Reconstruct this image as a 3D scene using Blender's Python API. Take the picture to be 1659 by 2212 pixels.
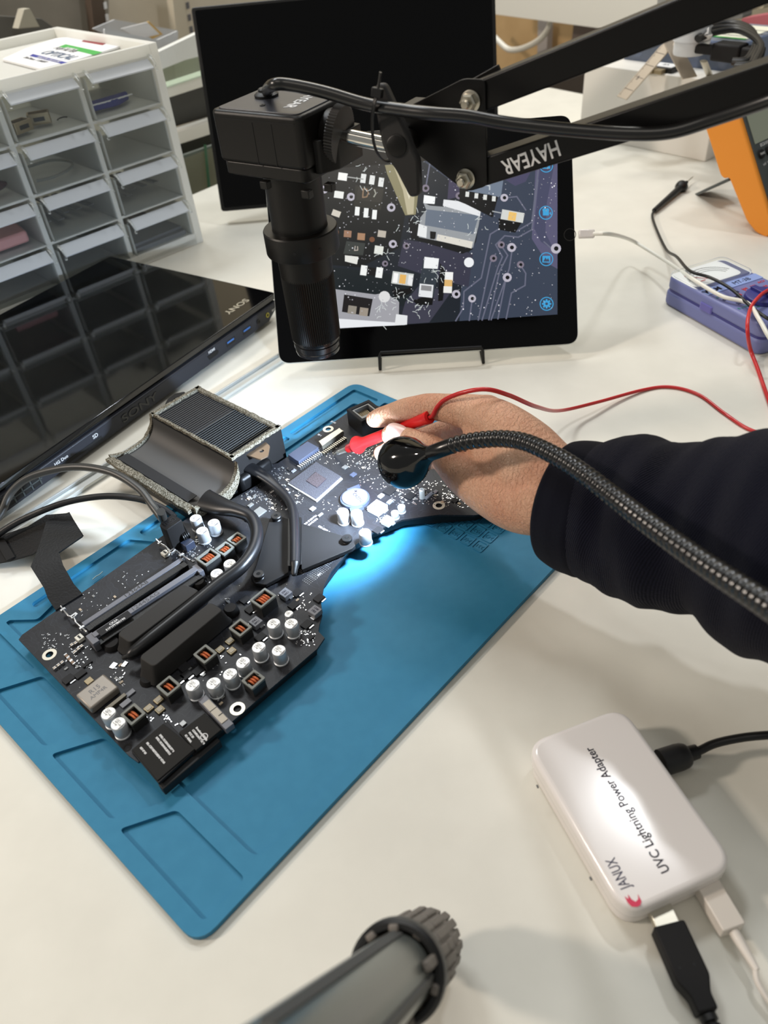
import bpy, math, random
import numpy as np
from mathutils import Vector, Matrix
from mathutils.geometry import tessellate_polygon
random.seed(7)
for o in list(bpy.data.objects): bpy.data.objects.remove(o)
SC = bpy.context.scene
COL = SC.collection
S = 0.01                       # everything below is written in centimetres
# ---------------------------------------------------------------- camera
FPX, PITCH, ROLL, CAMZ = 1650.0, math.radians(41.5), math.radians(5.8), 42.5
cF = Vector((0, math.cos(PITCH), -math.sin(PITCH)))
U0 = Vector((0, math.sin(PITCH), math.cos(PITCH)))
cR = Vector((1, 0, 0))*math.cos(ROLL) - U0*math.sin(ROLL)
cU = U0*math.cos(ROLL) + Vector((1, 0, 0))*math.sin(ROLL)
cam = bpy.data.cameras.new('camera'); cam_ob = bpy.data.objects.new('camera', cam); COL.objects.link(cam_ob)
cam_ob.matrix_world = Matrix(((cR.x, cU.x, -cF.x, 0), (cR.y, cU.y, -cF.y, 0), (cR.z, cU.z, -cF.z, CAMZ*S), (0, 0, 0, 1)))
cam.sensor_fit = 'VERTICAL'; cam.sensor_height = 36; cam.lens = FPX*36/2212
cam.clip_start = .01; cam.clip_end = 60
cam.dof.use_dof = True; cam.dof.focus_distance = .60; cam.dof.aperture_fstop = 8.5
SC.camera = cam_ob
# ---------------------------------------------------------------- light and exposure
vs = SC.view_settings
vs.view_transform = 'Standard'; vs.look = 'None'; vs.gamma = 1; vs.use_curve_mapping = False
vs.exposure = 0.0
w = bpy.data.worlds.new('room_light'); SC.world = w; w.use_nodes = True
w.node_tree.nodes['Background'].inputs[0].default_value = (.80, .80, .76, 1)
w.node_tree.nodes['Background'].inputs[1].default_value = .30
def area(name, loc, target, size, energy, col, shape='RECTANGLE', size_y=None):
    l = bpy.data.lights.new(name, 'AREA'); l.shape = shape; l.size = size*S; l.size_y = (size_y or size)*S
    l.energy = energy; l.color = col
    o = bpy.data.objects.new(name, l); COL.objects.link(o)
    o.location = Vector(loc)*S
    o.rotation_euler = (Vector(target)-Vector(loc)).to_track_quat('-Z', 'Y').to_euler()
    return o
area('ceiling_light_front', (77, 124, 215), (8, 50, 0), 24, 9, (.95, .97, 1.0), size_y=10)
area('fill_light_left', (-75, 175, 215), (0, 60, 0), 60, 20, (.93, .97, 1.0), size_y=30)  # added off-axis fill, no fixture of the room; brightens the bench
area('ceiling_light_side', (-235, 30, 150), (0, 45, 0), 24, 35, (1.0, .87, .75), size_y=24)
area('ceiling_light_back', (-40, -30, 200), (0, 60, 0), 120, 5, (1.0, .92, .8), size_y=40)
area('ceiling_light_far', (20, 245, 200), (20, 235, 0), 120, 30, (1.0, .97, .9), size_y=60)
# ---------------------------------------------------------------- pixel <-> place (photo pixels, 1659 x 2212)
CP = Vector((0, 0, CAMZ))
def ray(px, py):
    return (cF*FPX + cR*(px-829.5) - cU*(py-1106)).normalized()
def P(px, py, z=0.0):
    d = ray(px, py); return CP + d*((z-CAMZ)/d.z)
def R(px, py, dist):
    return CP + ray(px, py)*dist
def isect(px, py, Q, n):
    d = ray(px, py); return CP + d*((Q-CP).dot(n)/d.dot(n))
# ---------------------------------------------------------------- materials
def lin(c):
    return tuple(((x/255)/12.92 if x/255 <= .04045 else ((x/255+.055)/1.055)**2.4) for x in c) + (1,)
MATS = {}
def mat(name, rgb, rough=.5, metal=0, spec=.5, coat=0, bump=None, var=None, sss=0, sheen=0, coat_rough=.1):
    m = bpy.data.materials.new(name); m.use_nodes = True; MATS[name] = m
    nt = m.node_tree; b = nt.nodes['Principled BSDF']
    b.inputs['Base Color'].default_value = lin(rgb); b.inputs['Roughness'].default_value = rough
    b.inputs['Metallic'].default_value = metal; b.inputs['Specular IOR Level'].default_value = spec
    b.inputs['Coat Weight'].default_value = coat; b.inputs['Coat Roughness'].default_value = coat_rough
    if sss:
        b.inputs['Subsurface Weight'].default_value = sss
        b.inputs['Subsurface Radius'].default_value = (1, .35, .2); b.inputs['Subsurface Scale'].default_value = .004
    if sheen:
        b.inputs['Sheen Weight'].default_value = sheen; b.inputs['Sheen Roughness'].default_value = .5
    tc = nt.nodes.new('ShaderNodeTexCoord')
    if var:
        n = nt.nodes.new('ShaderNodeTexNoise'); n.inputs['Scale'].default_value = var[0]*100; n.inputs['Detail'].default_value = 4
        nt.links.new(tc.outputs['Object'], n.inputs['Vector'])
        r = nt.nodes.new('ShaderNodeValToRGB'); r.color_ramp.elements[0].position = .35; r.color_ramp.elements[1].position = .68
        r.color_ramp.elements[0].color = lin(tuple(max(0, min(255, x-var[1])) for x in rgb))
        r.color_ramp.elements[1].color = lin(tuple(max(0, min(255, x+var[1])) for x in rgb))
        nt.links.new(n.outputs['Fac'], r.inputs[0]); nt.links.new(r.outputs[0], b.inputs['Base Color'])
    if bump:
        n = nt.nodes.new('ShaderNodeTexNoise'); n.inputs['Scale'].default_value = bump[0]*100; n.inputs['Detail'].default_value = 3
        nt.links.new(tc.outputs['Object'], n.inputs['Vector'])
        bn = nt.nodes.new('ShaderNodeBump'); bn.inputs['Strength'].default_value = bump[1]; bn.inputs['Distance'].default_value = .0006
        nt.links.new(n.outputs['Fac'], bn.inputs['Height']); nt.links.new(bn.outputs[0], b.inputs['Normal'])
    return m
def clear(name, rgb, opacity=.25, rough=.12):
    m = bpy.data.materials.new(name); m.use_nodes = True; nt = m.node_tree; nt.nodes.clear(); MATS[name] = m
    out = nt.nodes.new('ShaderNodeOutputMaterial'); t = nt.nodes.new('ShaderNodeBsdfTransparent'); t.inputs[0].default_value = lin(rgb)
    p = nt.nodes.new('ShaderNodeBsdfPrincipled'); p.inputs['Base Color'].default_value = lin(rgb); p.inputs['Roughness'].default_value = rough
    mx = nt.nodes.new('ShaderNodeMixShader'); fr = nt.nodes.new('ShaderNodeFresnel'); fr.inputs[0].default_value = 1.25
    mr = nt.nodes.new('ShaderNodeMath'); mr.operation = 'ADD'; mr.inputs[1].default_value = opacity; mr.use_clamp = True
    nt.links.new(fr.outputs[0], mr.inputs[0]); nt.links.new(mr.outputs[0], mx.inputs[0])
    nt.links.new(t.outputs[0], mx.inputs[1]); nt.links.new(p.outputs[0], mx.inputs[2]); nt.links.new(mx.outputs[0], out.inputs[0])
    return m
def emis(name, rgb, strength):
    m = bpy.data.materials.new(name); m.use_nodes = True; b = m.node_tree.nodes['Principled BSDF']
    b.inputs['Base Color'].default_value = (0, 0, 0, 1); b.inputs['Emission Color'].default_value = lin(rgb); b.inputs['Emission Strength'].default_value = strength
    MATS[name] = m; return m
desk_m = mat('desk_laminate', (222, 219, 208), .42, spec=.35, bump=(26, .10), var=(.25, 3))
mat_m = mat('mat_silicone', (45, 122, 158), .55, spec=.32, bump=(30, .12), var=(1.2, 2))
white_m = mat('white_plastic', (232, 231, 220), .38, spec=.4)
gloss_white = mat('gloss_white', (232, 226, 222), .16, spec=.4)
black_m = mat('black_plastic', (11, 11, 12), .42, spec=.4, bump=(40, .15))
blackmat = mat('matte_black', (26, 25, 25), .62, spec=.2, bump=(60, .10))
anod = mat('black_anodised', (16, 14, 12), .36, spec=.3, bump=(60, .12))
piano = mat('piano_black', (6, 6, 7), .06, spec=.6)
screenblk = mat('screen_black', (2, 2, 3), .1, spec=.22)
rubber = mat('black_rubber', (16, 16, 17), .45, spec=.45, bump=(18, .25))
chrome = mat('chrome', (225, 222, 215), .14, 1)
steel = mat('steel', (190, 184, 170), .3, 1)
nickel = mat('nickel', (200, 195, 180), .33, .9)
copper = mat('copper', (196, 112, 74), .42, .85)
ferrite = mat('ferrite_grey', (112, 114, 108), .55)
ferrite_dk = mat('ferrite_dark', (34, 34, 34), .55)
aluc = mat('capacitor_aluminium', (186, 190, 194), .42, .45)
capm = mat('capacitor_top', (232, 230, 224), .4, .15)
ink_dk = mat('dark_ink', (40, 38, 50), .7, spec=.05)
ink_w = mat('white_ink', (205, 205, 205), .5)
ink_grey = mat('grey_ink', (105, 105, 108), .5)
pcb_m = mat('board_black', (30, 31, 35), .45, spec=.28, bump=(4, .05), var=(3, 4))
chipm = mat('chip_black', (28, 28, 30), .55, spec=.25)
chip_grey = mat('chip_grey', (120, 120, 118), .35, .4)
socket_m = mat('socket_grey', (98, 99, 106), .45)
gold = mat('dull_gold', (146, 132, 104), .45, .5)
brownpkg = mat('taupe_metal', (140, 133, 124), .42, .35)
mlcc = mat('ceramic_brown', (126, 103, 84), .5)
mlcc2 = mat('ceramic_tan', (168, 152, 130), .5)
solder = mat('solder', (215, 215, 215), .25, .9)
foam = mat('foam_gasket', (104, 98, 84), .95, spec=.05, bump=(12, 1.0), var=(9, 46))
red_m = mat('red_plastic', (214, 32, 34), .22, spec=.5)
redwire = mat('red_wire', (196, 40, 42), .33)
whitewire = mat('white_wire', (226, 224, 214), .4)
blue_m = mat('periwinkle_plastic', (110, 116, 166), .45)
blue_lt = mat('light_blue_print', (140, 160, 214), .4)
blue_dk = mat('navy_plastic', (48, 48, 120), .4)
orange_m = mat('orange_rubber', (232, 146, 52), .5, spec=.3)
lcd_m = mat('lcd_green', (150, 156, 138), .2)
dkgrey = mat('dark_grey_plastic', (62, 68, 68), .5)
cream = mat('cream_wall', (226, 214, 186), .8)
tan_m = mat('tan_board', (190, 158, 112), .7, var=(.1, 8))
alu = mat('brushed_aluminium', (205, 208, 206), .3, .6)
rail_m = mat('white_rail', (236, 234, 224), .4)
darkslot = mat('dark_backing', (74, 74, 72), .7)
greenp = mat('green_print', (60, 170, 70), .5); bluep = mat('blue_print', (40, 52, 150), .5); redp = mat('red_print', (204, 50, 50), .5)
paper = mat('paper_white', (232, 232, 232), .6)
clr = clear('clear_plastic', (250, 251, 250), .02, .12)
frost = clear('frosted_plastic', (236, 239, 242), .6, .35)
cabw = mat('cabinet_white', (248, 248, 243), .4)
_nt = cabw.node_tree; _tr = _nt.nodes.new('ShaderNodeBsdfTranslucent'); _tr.inputs[0].default_value = lin((250, 249, 244)); _mx = _nt.nodes.new('ShaderNodeMixShader'); _mx.inputs[0].default_value = .4
_nt.links.new(_nt.nodes['Principled BSDF'].outputs[0], _mx.inputs[1]); _nt.links.new(_tr.outputs[0], _mx.inputs[2]); _nt.links.new(_mx.outputs[0], _nt.nodes['Material Output'].inputs[0])
glassm = clear('glass_sheet', (226, 236, 228), .12, .05)
led_m = emis('led_white', (225, 238, 255), 6)
# ---------------------------------------------------------------- mesh building
def frame(O, X, Y=None, Z=None):
    X = Vector(X).normalized()
    if Y is not None:
        Y = Vector(Y); Y = (Y - X*Y.dot(X)).normalized(); Zv = X.cross(Y)
    else:
        Z = Vector(Z); Zv = (Z - X*Z.dot(X)).normalized(); Y = Zv.cross(X)
    O = Vector(O)
    return Matrix(((X.x, Y.x, Zv.x, O.x), (X.y, Y.y, Zv.y, O.y), (X.z, Y.z, Zv.z, O.z), (0, 0, 0, 1)))
def rotz(x, y, z, deg):
    return Matrix.Translation((x, y, z)) @ Matrix.Rotation(math.radians(deg), 4, 'Z')
class MB:
    def __init__(s, xf=None): s.v = []; s.f = []; s.mi = []; s.xf = xf or Matrix(); s.m = 0
    def add(s, vs, fs, xf=None):
        T = s.xf @ xf if xf is not None else s.xf
        n = len(s.v); s.v += [tuple(T @ Vector(v)) for v in vs]
        s.f += [tuple(n+i for i in f) for f in fs]; s.mi += [s.m]*len(fs); return s
    def box(s, c, d, xf=None):
        x, y, z = c; a, b, h = d[0]/2, d[1]/2, d[2]/2
        vs = [(x+i*a, y+j*b, z+k*h) for k in (-1, 1) for j in (-1, 1) for i in (-1, 1)]
        return s.add(vs, [(0, 2, 3, 1), (4, 5, 7, 6), (0, 1, 5, 4), (2, 6, 7, 3), (0, 4, 6, 2), (1, 3, 7, 5)], xf)
    def prism(s, pts, z0, z1, xf=None, holes=(), top=None):
        loops = [list(pts)] + [list(h) for h in holes]
        area_ = sum(loops[0][i][0]*loops[0][(i+1) % len(loops[0])][1]-loops[0][(i+1) % len(loops[0])][0]*loops[0][i][1] for i in range(len(loops[0])))
        if area_ < 0: loops[0].reverse()
        for h in loops[1:]:
            a = sum(h[i][0]*h[(i+1) % len(h)][1]-h[(i+1) % len(h)][0]*h[i][1] for i in range(len(h)))
            if a > 0: h.reverse()
        if holes: tris = tessellate_polygon([[Vector((p[0], p[1], 0)) for p in l] for l in loops])
        else: tris = None
        flat = [p for l in loops for p in l]; n = len(flat)
        vs = [(p[0], p[1], z0) for p in flat]
        if top: vs += [(p[0]*top[0]+(1-top[0])*top[2], p[1]*top[1]+(1-top[1])*top[3], z1) for p in flat]
        else: vs += [(p[0], p[1], z1) for p in flat]
        fs = []
        if tris:
            for t in tris:
                a, b, c = [Vector(flat[i]).to_2d() for i in t]
                if (b-a).cross(c-a) < 0: t = (t[0], t[2], t[1])
                fs += [(n+t[0], n+t[1], n+t[2]), (t[2], t[1], t[0])]
        else: fs += [tuple(range(n, 2*n)), tuple(range(n-1, -1, -1))]
        k = 0
        for l in loops:
            m = len(l)
            for i in range(m): fs.append((k+i, k+(i+1) % m, n+k+(i+1) % m, n+k+i))
            k += m
        return s.add(vs, fs, xf)
    def lathe(s, prof, xf=None, seg=32, cap=True):
        vs = []; fs = []; m = len(prof)
        for r, z in prof: vs += [(r*math.cos(2*math.pi*i/seg), r*math.sin(2*math.pi*i/seg), z) for i in range(seg)]
        for j in range(m-1):
            for i in range(seg): fs.append((j*seg+i, j*seg+(i+1) % seg, (j+1)*seg+(i+1) % seg, (j+1)*seg+i))
        if cap: fs += [tuple(range(seg-1, -1, -1)), tuple(range((m-1)*seg, m*seg))]
        return s.add(vs, fs, xf)
    def tube(s, path, r, seg=12, xf=None, flat=None, caps=True):
        path = [Vector(p) for p in path]; n = len(path); rr = r if isinstance(r, (list, tuple)) else [r]*n
        vs = []; fs = []; up = None
        for i, p in enumerate(path):
            t = (path[min(i+1, n-1)]-path[max(i-1, 0)]).normalized()
            if up is None:
                up = Vector((0, 0, 1)) if abs(t.z) < .9 else Vector((1, 0, 0))
            up = (up - t*up.dot(t)).normalized(); sd = t.cross(up)
            fl = flat[i] if flat else (1, 1)
            vs += [tuple(p + sd*(rr[i]*fl[0]*math.cos(2*math.pi*k/seg)) + up*(rr[i]*fl[1]*math.sin(2*math.pi*k/seg))) for k in range(seg)]
        for j in range(n-1):
            for i in range(seg): fs.append((j*seg+i, (j+1)*seg+i, (j+1)*seg+(i+1) % seg, j*seg+(i+1) % seg))
        if caps: fs += [tuple(range(seg)), tuple(range(n*seg-1, (n-1)*seg-1, -1))]
        return s.add(vs, fs, xf)
    def sphere(s, c, r, xf=None, seg=20, rings=12):
        r = r if isinstance(r, (list, tuple)) else (r, r, r)
        vs = [(c[0], c[1], c[2]-r[2])]; fs = []
        for j in range(1, rings):
            a = -math.pi/2+math.pi*j/rings
            vs += [(c[0]+r[0]*math.cos(a)*math.cos(2*math.pi*i/seg), c[1]+r[1]*math.cos(a)*math.sin(2*math.pi*i/seg), c[2]+r[2]*math.sin(a)) for i in range(seg)]
        vs.append((c[0], c[1], c[2]+r[2])); L = len(vs)-1
        for i in range(seg):
            fs.append((0, 1+(i+1) % seg, 1+i)); b = 1+(rings-2)*seg; fs.append((L, b+i, b+(i+1) % seg))
            for j in range(rings-2): fs.append((1+j*seg+i, 1+j*seg+(i+1) % seg, 1+(j+1)*seg+(i+1) % seg, 1+(j+1)*seg+i))
        return s.add(vs, fs, xf)
    def beam(s, A, B, w, h, up=(0, 0, 1)):
        A, B = Vector(A), Vector(B); L = (B-A).length
        return s.box((L/2, 0, 0), (L, w, h), frame(A, B-A, Z=up))
    def text(s, t, size, xf, extrude=.01, align='CENTER', bold=0.0, sx=1):
        cu = bpy.data.curves.new('t', 'FONT'); cu.body = t; cu.size = size; cu.extrude = extrude/2; cu.align_x = align; cu.align_y = 'CENTER'
        cu.offset = bold; cu.resolution_u = 3
        o = bpy.data.objects.new('t', cu); COL.objects.link(o); bpy.context.view_layer.update()
        me = o.to_mesh(); vs = [(v.co.x*sx, v.co.y, v.co.z) for v in me.vertices]; fs = [tuple(p.vertices) for p in me.polygons]
        o.to_mesh_clear(); bpy.data.objects.remove(o); bpy.data.curves.remove(cu)
        return s.add(vs, fs, xf)
ORG = {}
def obj(name, mb, mats, parent=None, bev=0, smooth=30, seg=2, sub=0, origin=None):
    me = bpy.data.meshes.new(name)
    V = np.array(mb.v)
    if origin is None:
        lo, hi = V.min(0), V.max(0); org = Vector(((lo[0]+hi[0])/2, (lo[1]+hi[1])/2, lo[2]))
    else: org = Vector(origin)
    me.from_pydata([tuple((Vector(v)-org)*S) for v in mb.v], [], mb.f); me.update()
    mats = mats if isinstance(mats, (list, tuple)) else [mats]
    for m in mats: me.materials.append(m)
    if len(mats) > 1:
        me.polygons.foreach_set('material_index', mb.mi)
    if smooth:
        me.polygons.foreach_set('use_smooth', [True]*len(me.polygons)); me.set_sharp_from_angle(angle=math.radians(smooth))
    o = bpy.data.objects.new(name, me); COL.objects.link(o)
    ORG[o.name] = org
    if parent is not None:
        o.parent = parent; o.location = (org-ORG[parent.name])*S
    else: o.location = org*S
    if bev:
        b = o.modifiers.new('b', 'BEVEL'); b.width = bev*S; b.segments = seg; b.limit_method = 'ANGLE'; b.angle_limit = math.radians(40); b.harden_normals = False
    if sub: q = o.modifiers.new('s', 'SUBSURF'); q.levels = q.render_levels = sub
    return o
def tag(o, label=None, cat=None, group=None, kind=None):
    if label: o['label'] = label
    if cat: o['category'] = cat
    if group: o['group'] = group
    if kind: o['kind'] = kind
    return o
def thing(name, loc, label, cat, group=None):
    o = bpy.data.objects.new(name, None); COL.objects.link(o); o.empty_display_size = .01
    o.location = Vector(loc)*S; ORG[o.name] = Vector(loc); return tag(o, label, cat, group)
def dup(src, new_org, parent=None, rz=0.0, name=None):
    """copy of an object and of its children, moved so that its origin is new_org"""
    c = src.copy(); COL.objects.link(c); ORG[c.name] = Vector(new_org)
    if parent is not None: c.parent = parent; c.location = (Vector(new_org)-ORG[parent.name])*S
    else: c.location = Vector(new_org)*S
    c.rotation_euler = (0, 0, src.rotation_euler.z+math.radians(rz))
    for ch in list(src.children):
        d = ch.copy(); COL.objects.link(d); d.parent = c; ORG[d.name] = Vector(new_org)
    return c
def smooth_path(pts, n=8):
    pts = [Vector(p) for p in pts]; out = []
    for i in range(len(pts)-1):
        p0, p1, p2, p3 = pts[max(i-1, 0)], pts[i], pts[i+1], pts[min(i+2, len(pts)-1)]
        for k in range(n):
            t = k/n; out.append(.5*((2*p1)+(p2-p0)*t+(2*p0-5*p1+4*p2-p3)*t*t+(3*p1-p0-3*p2+p3)*t**3))
    out.append(pts[-1]); return out
def rpoly(pts, r, n=5):
    out = []; m = len(pts); rr = r if isinstance(r, (list, tuple)) else [r]*m
    for i in range(m):
        a, b, c = Vector(pts[i-1]), Vector(pts[i]), Vector(pts[(i+1) % m]); q = rr[i]
        u = (a-b).normalized(); v = (c-b).normalized(); q = min(q, (a-b).length*.45, (c-b).length*.45)
        if q < 1e-4: out.append(tuple(b)); continue
        A, B = b+u*q, b+v*q
        for k in range(n+1):
            t = k/n; out.append(tuple(A*(1-t)**2 + b*2*t*(1-t) + B*t*t))
    return out
def rrect(x0, y0, x1, y1, r, n=5): return rpoly([(x0, y0), (x1, y0), (x1, y1), (x0, y1)], r, n)
def circ(x, y, r, n=20): return [(x+r*math.cos(2*math.pi*i/n), y+r*math.sin(2*math.pi*i/n)) for i in range(n)]
def axis_frame(A, B):
    """frame at A whose Z axis points to B"""
    z = (Vector(B)-Vector(A)).normalized(); x = Vector((0, 0, 1)).cross(z)
    if x.length < 1e-3: x = Vector((1, 0, 0))
    x.normalize(); return frame(A, x, Y=z.cross(x))
# ================================================================ setting
mb = MB(); mb.box((0, 0, -80), (900, 900, 2)); tag(obj('floor', mb, mat('floor_vinyl', (120, 112, 100), .5)), kind='structure')
mb = MB(); mb.box((0, 330, 60), (900, 4, 300)); tag(obj('wall_back', mb, mat('wall_paint', (196, 184, 158), .8)), kind='structure')
# ---- worktop
bench = [(31.6, 194.6), (-125, 27), (-13, -139), (143.6, 28.6)]
bd_ = MB(); bd_.prism(rpoly(bench, 2), -3, 0)
o = obj('workbench_top', bd_, desk_m, bev=.2); tag(o, 'large off-white laminate workbench top carrying all the tools and devices', 'workbench')
for x, y in ((28, 184), (-114, 28), (-12, -126), (134, 30)):
    m1 = MB(); m1.box((x, y, -41), (5, 5, 76)); obj('leg', m1, rail_m, o)
# ---- aluminium strip lying across the bench under the laptop side
A, B = P(83, 1099), P(640, 745); d = (B-A).normalized(); n = Vector((d.y, -d.x, 0))
A2 = A-d*12; B2 = B+d*6
tr = thing('metal_channel', (A2+B2)/2, 'long thin aluminium channel lying on the bench between laptop and blue mat', 'channel')
mb = MB(); mb.prism([tuple((A2+n*a).to_2d()) for a in (0, 1.5)] + [tuple((B2+n*a).to_2d()) for a in (1.5, 0)], .0, .12); obj('base_strip', mb, alu, tr, bev=.02)
for a, b in ((0, .22), (1.25, 1.5)):
    mb = MB(); mb.prism([tuple((A2+n*a).to_2d()), tuple((A2+n*b).to_2d()), tuple((B2+n*b).to_2d()), tuple((B2+n*a).to_2d())], .12, .42); obj('raised_edge', mb, alu, tr, bev=.03)
# ================================================================ blue repair mat
MO = P(430, 2052, 0); ma = math.radians(44.8)
MF = Matrix.Translation(MO) @ Matrix.Rotation(ma, 4, 'Z')
mt = thing('silicone_work_mat', MO+Vector((0, 22, 0)), 'blue silicone repair mat with moulded trays lying under the circuit board', 'work mat')
mb = MB(MF); mb.prism(rrect(0, 0, 44.4, 30.3, 1.3, 6), 0, .22); obj('mat_base', mb, mat_m, mt, bev=.06)
holes = [[(1.0, 8.6), (3.9, 6.9), (3.9, .7), (1.0, .7)], [(1.0, 16.3), (3.9, 14.6), (3.9, 7.8), (1.0, 9.5)],
         [(1.0, 24.0), (3.9, 22.4), (3.9, 15.5), (1.0, 17.2)]]
hs = [rpoly(h, .35) for h in holes]
hs.append(rpoly([(1.0, 25.0), (3.9, 23.4), (3.9, 29.2), (1.0, 29.2)], [.3, .3, .3, 1.0]))
# disc shaped tray and the strip trays along the far side
hs.append([p for p in circ(0, 0, 1)][:0] or rpoly([(4.7, 24.5), (6.6, 25.0), (8.0, 26.6), (8.2, 28.0), (6.4, 27.5), (5.0, 29.2), (4.7, 29.2)], .3))
hs.append(rrect(6.9, 28.7, 9.5, 29.4, .3))
hs.append(rpoly([(9.9, 29.4), (8.9, 27.2), (15.8, 26.5), (17.1, 27.2), (15.8, 29.4)], .3))
hs.append(rrect(16.9, 28.5, 33.6, 29.4, .3))
hs.append(rpoly([(34.2, 29.4), (34.2, 28.6), (42.4, 28.6), (42.4, 26.0), (43.4, 26.0), (43.4, 29.4)], .3))
hs.append(rrect(42.4, 12.5, 43.4, 25.2, .3))
hs.append(rpoly([(5.0, .9), (43.4, .9), (43.4, 11.7), (41.6, 13.5), (41.6, 27.7), (18.5, 27.7), (17.2, 25.6), (8.8, 25.4), (5.0, 21.5)], [.9, .9, .5, .5, .5, .5, .5, .5, .5]))
mb = MB(MF); mb.prism(rrect(0, 0, 44.4, 30.3, 1.3, 6), .2, .46, holes=hs); obj('raised_rim', mb, mat_m, mt, bev=.06, seg=3)
mb = MB(MF); num = 31
for i in range(5):
    for j in range(5):
        u, v = 32.7+1.3*i, 5.9+1.2*j
        mb.prism(rrect(u-.56, v-.5, u+.56, v+.5, .14, 3), .2, .29, holes=[rrect(u-.47, v-.41, u+.47, v+.41, .12, 3)])
        mb.text(str(231+10*(i+j) + (j*5+i) % 9)[:3], .5, frame((u, v, .24), (0, 1, 0), Y=(-1, 0, 0)), .05)
obj('numbered_cells', mb, mat_m, mt, smooth=0)
# ================================================================ laptop
la = math.radians(54.7); lX = Vector((math.cos(la), math.sin(la), 0)); lY = Vector((-math.sin(la), math.cos(la), 0))
LO = P(592, 634, 3.0); LO.z = 0
LF = frame(LO, lX, Y=lY)          # x: along the front edge (right end at 0), y: towards the back
lp = thing('laptop', LO-lX*20+lY*14, 'closed glossy black laptop lying beside the drawer cabinet', 'laptop')
def front(x, z, y=-.35): return LF @ Vector((x, y, z))
G = LF @ Matrix(((1, 0, 0, 0), (0, 0, 1, 0), (0, 1, 0, 0), (0, 0, 0, 1)))   # local x, z, y
base_prof = [(0, 2.15), (.1, 1.7), (-2.1, .45), (-43, .45), (-43, 2.15)]
mb = MB(LF @ Matrix(((1, 0, 0, 0), (0, 0, -1, 27.65), (0, 1, 0, 0), (0, 0, 0, 1))))
holes = [rrect(-3.9-.0, 1.05, -3.3, 1.6, .27, 6)]
mb.prism(base_prof, 0, 28.0)
obj('base', mb, mat('laptop_slate', (40, 42, 49), .45, spec=.35), lp, bev=.12)
mb = MB(LF); mb.prism(rrect(-43, .0, .25, 28.1, .5), 2.3, 3.0); obj('lid', mb, piano, lp, bev=.08)
mb = MB(LF); mb.prism(rrect(-42.8, .15, .0, 27, .5), 2.1, 2.35); obj('hinge_gap', mb, mat('gap_black', (5, 5, 5), .7), lp)
fy = -.36
mb = MB(); mb.text('SONY', 1.25, frame(LF @ Vector((-4.4, 2.1, 3.01)), -lX, Y=-lY), .02, bold=.02, sx=1.15); obj('lid_lettering', mb, nickel, lp, smooth=0)
mb = MB(); mb.text('SONY', 1.15, frame(LF @ Vector((-23.2, fy, 1.25)), lX, Y=(0, 0, 1)), .10, bold=.02, sx=1.6); obj('front_lettering', mb, piano, lp, smooth=0)
def port(name, x, z, w_, h, mats, extra=None, lab=None):
    p = MB(LF); p.box((x, fy+.01, z), (w_, .06, h)); o_ = obj(name, p, mats, lp, bev=.03)
    if lab: o_['label'] = lab
    return o_
for x in (-8.9, -6.0):
    pr = MB(LF); pr.box((x, fy, 1.3), (1.5, .05, .62)); a = obj('usb_port', pr, mat('port_dark%g' % x, (8, 8, 9), .4), lp, bev=.03)
    pr = MB(LF); pr.box((x-.05, fy-.03, 1.44), (1.15, .06, .2)); obj('port_tongue', pr, mat('usb_blue%g' % x, (58, 108, 176), .4), a)['label'] = 'blue plastic tongue'
pr = MB(LF); pr.prism([(-12.6, 1.0), (-12.8, 1.5), (-11.2, 1.5), (-11.0, 1.25), (-11.3, 1.0)], 0, .05, xf=Matrix(((1, 0, 0, 0), (0, 0, -1, fy+.02), (0, 1, 0, 0), (0, 0, 0, 1)))); obj('hdmi_port', pr, MATS['gap_black'], lp)
for nm, x, m_ in (('audio_jack', -3.9, black_m), ('yellow_jack', -2.2, mat('jack_yellow', (168, 158, 48), .45))):
    pr = MB(); pr.lathe([(.3, 0), (.3, .06), (.16, .06), (.16, 0)], frame(LF @ Vector((x, fy, 1.35)), lX, Y=(0, 0, 1)), seg=20, cap=False); a = obj(nm, pr, m_, lp)
    pr = MB(); pr.lathe([(.17, 0), (.17, .02)], frame(LF @ Vector((x, fy, 1.35)), lX, Y=(0, 0, 1)), seg=16); obj('jack_hole', pr, MATS['gap_black'], a)
for s_, x_, z_, q_ in (('HDMI', -12.0, 1.78, .42), ('SD', -29.0, 1.55, .55), ('HG Duo', -33.2, 1.55, .45), ('DC IN', -.9, 1.45, .3)):
    mb = MB(); mb.text(s_, q_, frame(LF @ Vector((x_, fy, z_)), lX, Y=(0, 0, 1)), .02, bold=.01); obj('port_lettering', mb, ink_w, lp, smooth=0)
mb = MB(LF); mb.box((-31.2, fy, 1.0), (5.6, .05, .35)); obj('card_slot', mb, MATS['gap_black'], lp)
mb = MB(LF)
for k in range(9): mb.box((-36.3-k*.95, fy, 1.25), (.72, .05, 1.0))
obj('vent_openings', mb, MATS['gap_black'], lp, bev=.05)
mb = MB(LF)
for k in range(10): mb.box((-35.85-k*.95, fy-.02, 1.25), (.14, .06, 1.1))
mb.box((-40.4, fy-.02, 1.25), (9.6, .06, .12)); obj('vent_bars', mb, dkgrey, lp)
for x in (-40, -3):
    for y in (2, 24):
        f_ = MB(LF); f_.lathe([(.7, 0), (.7, .5)], Matrix.Translation((x, y, 0)), seg=16); obj('foot', f_, rubber, lp)
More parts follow.
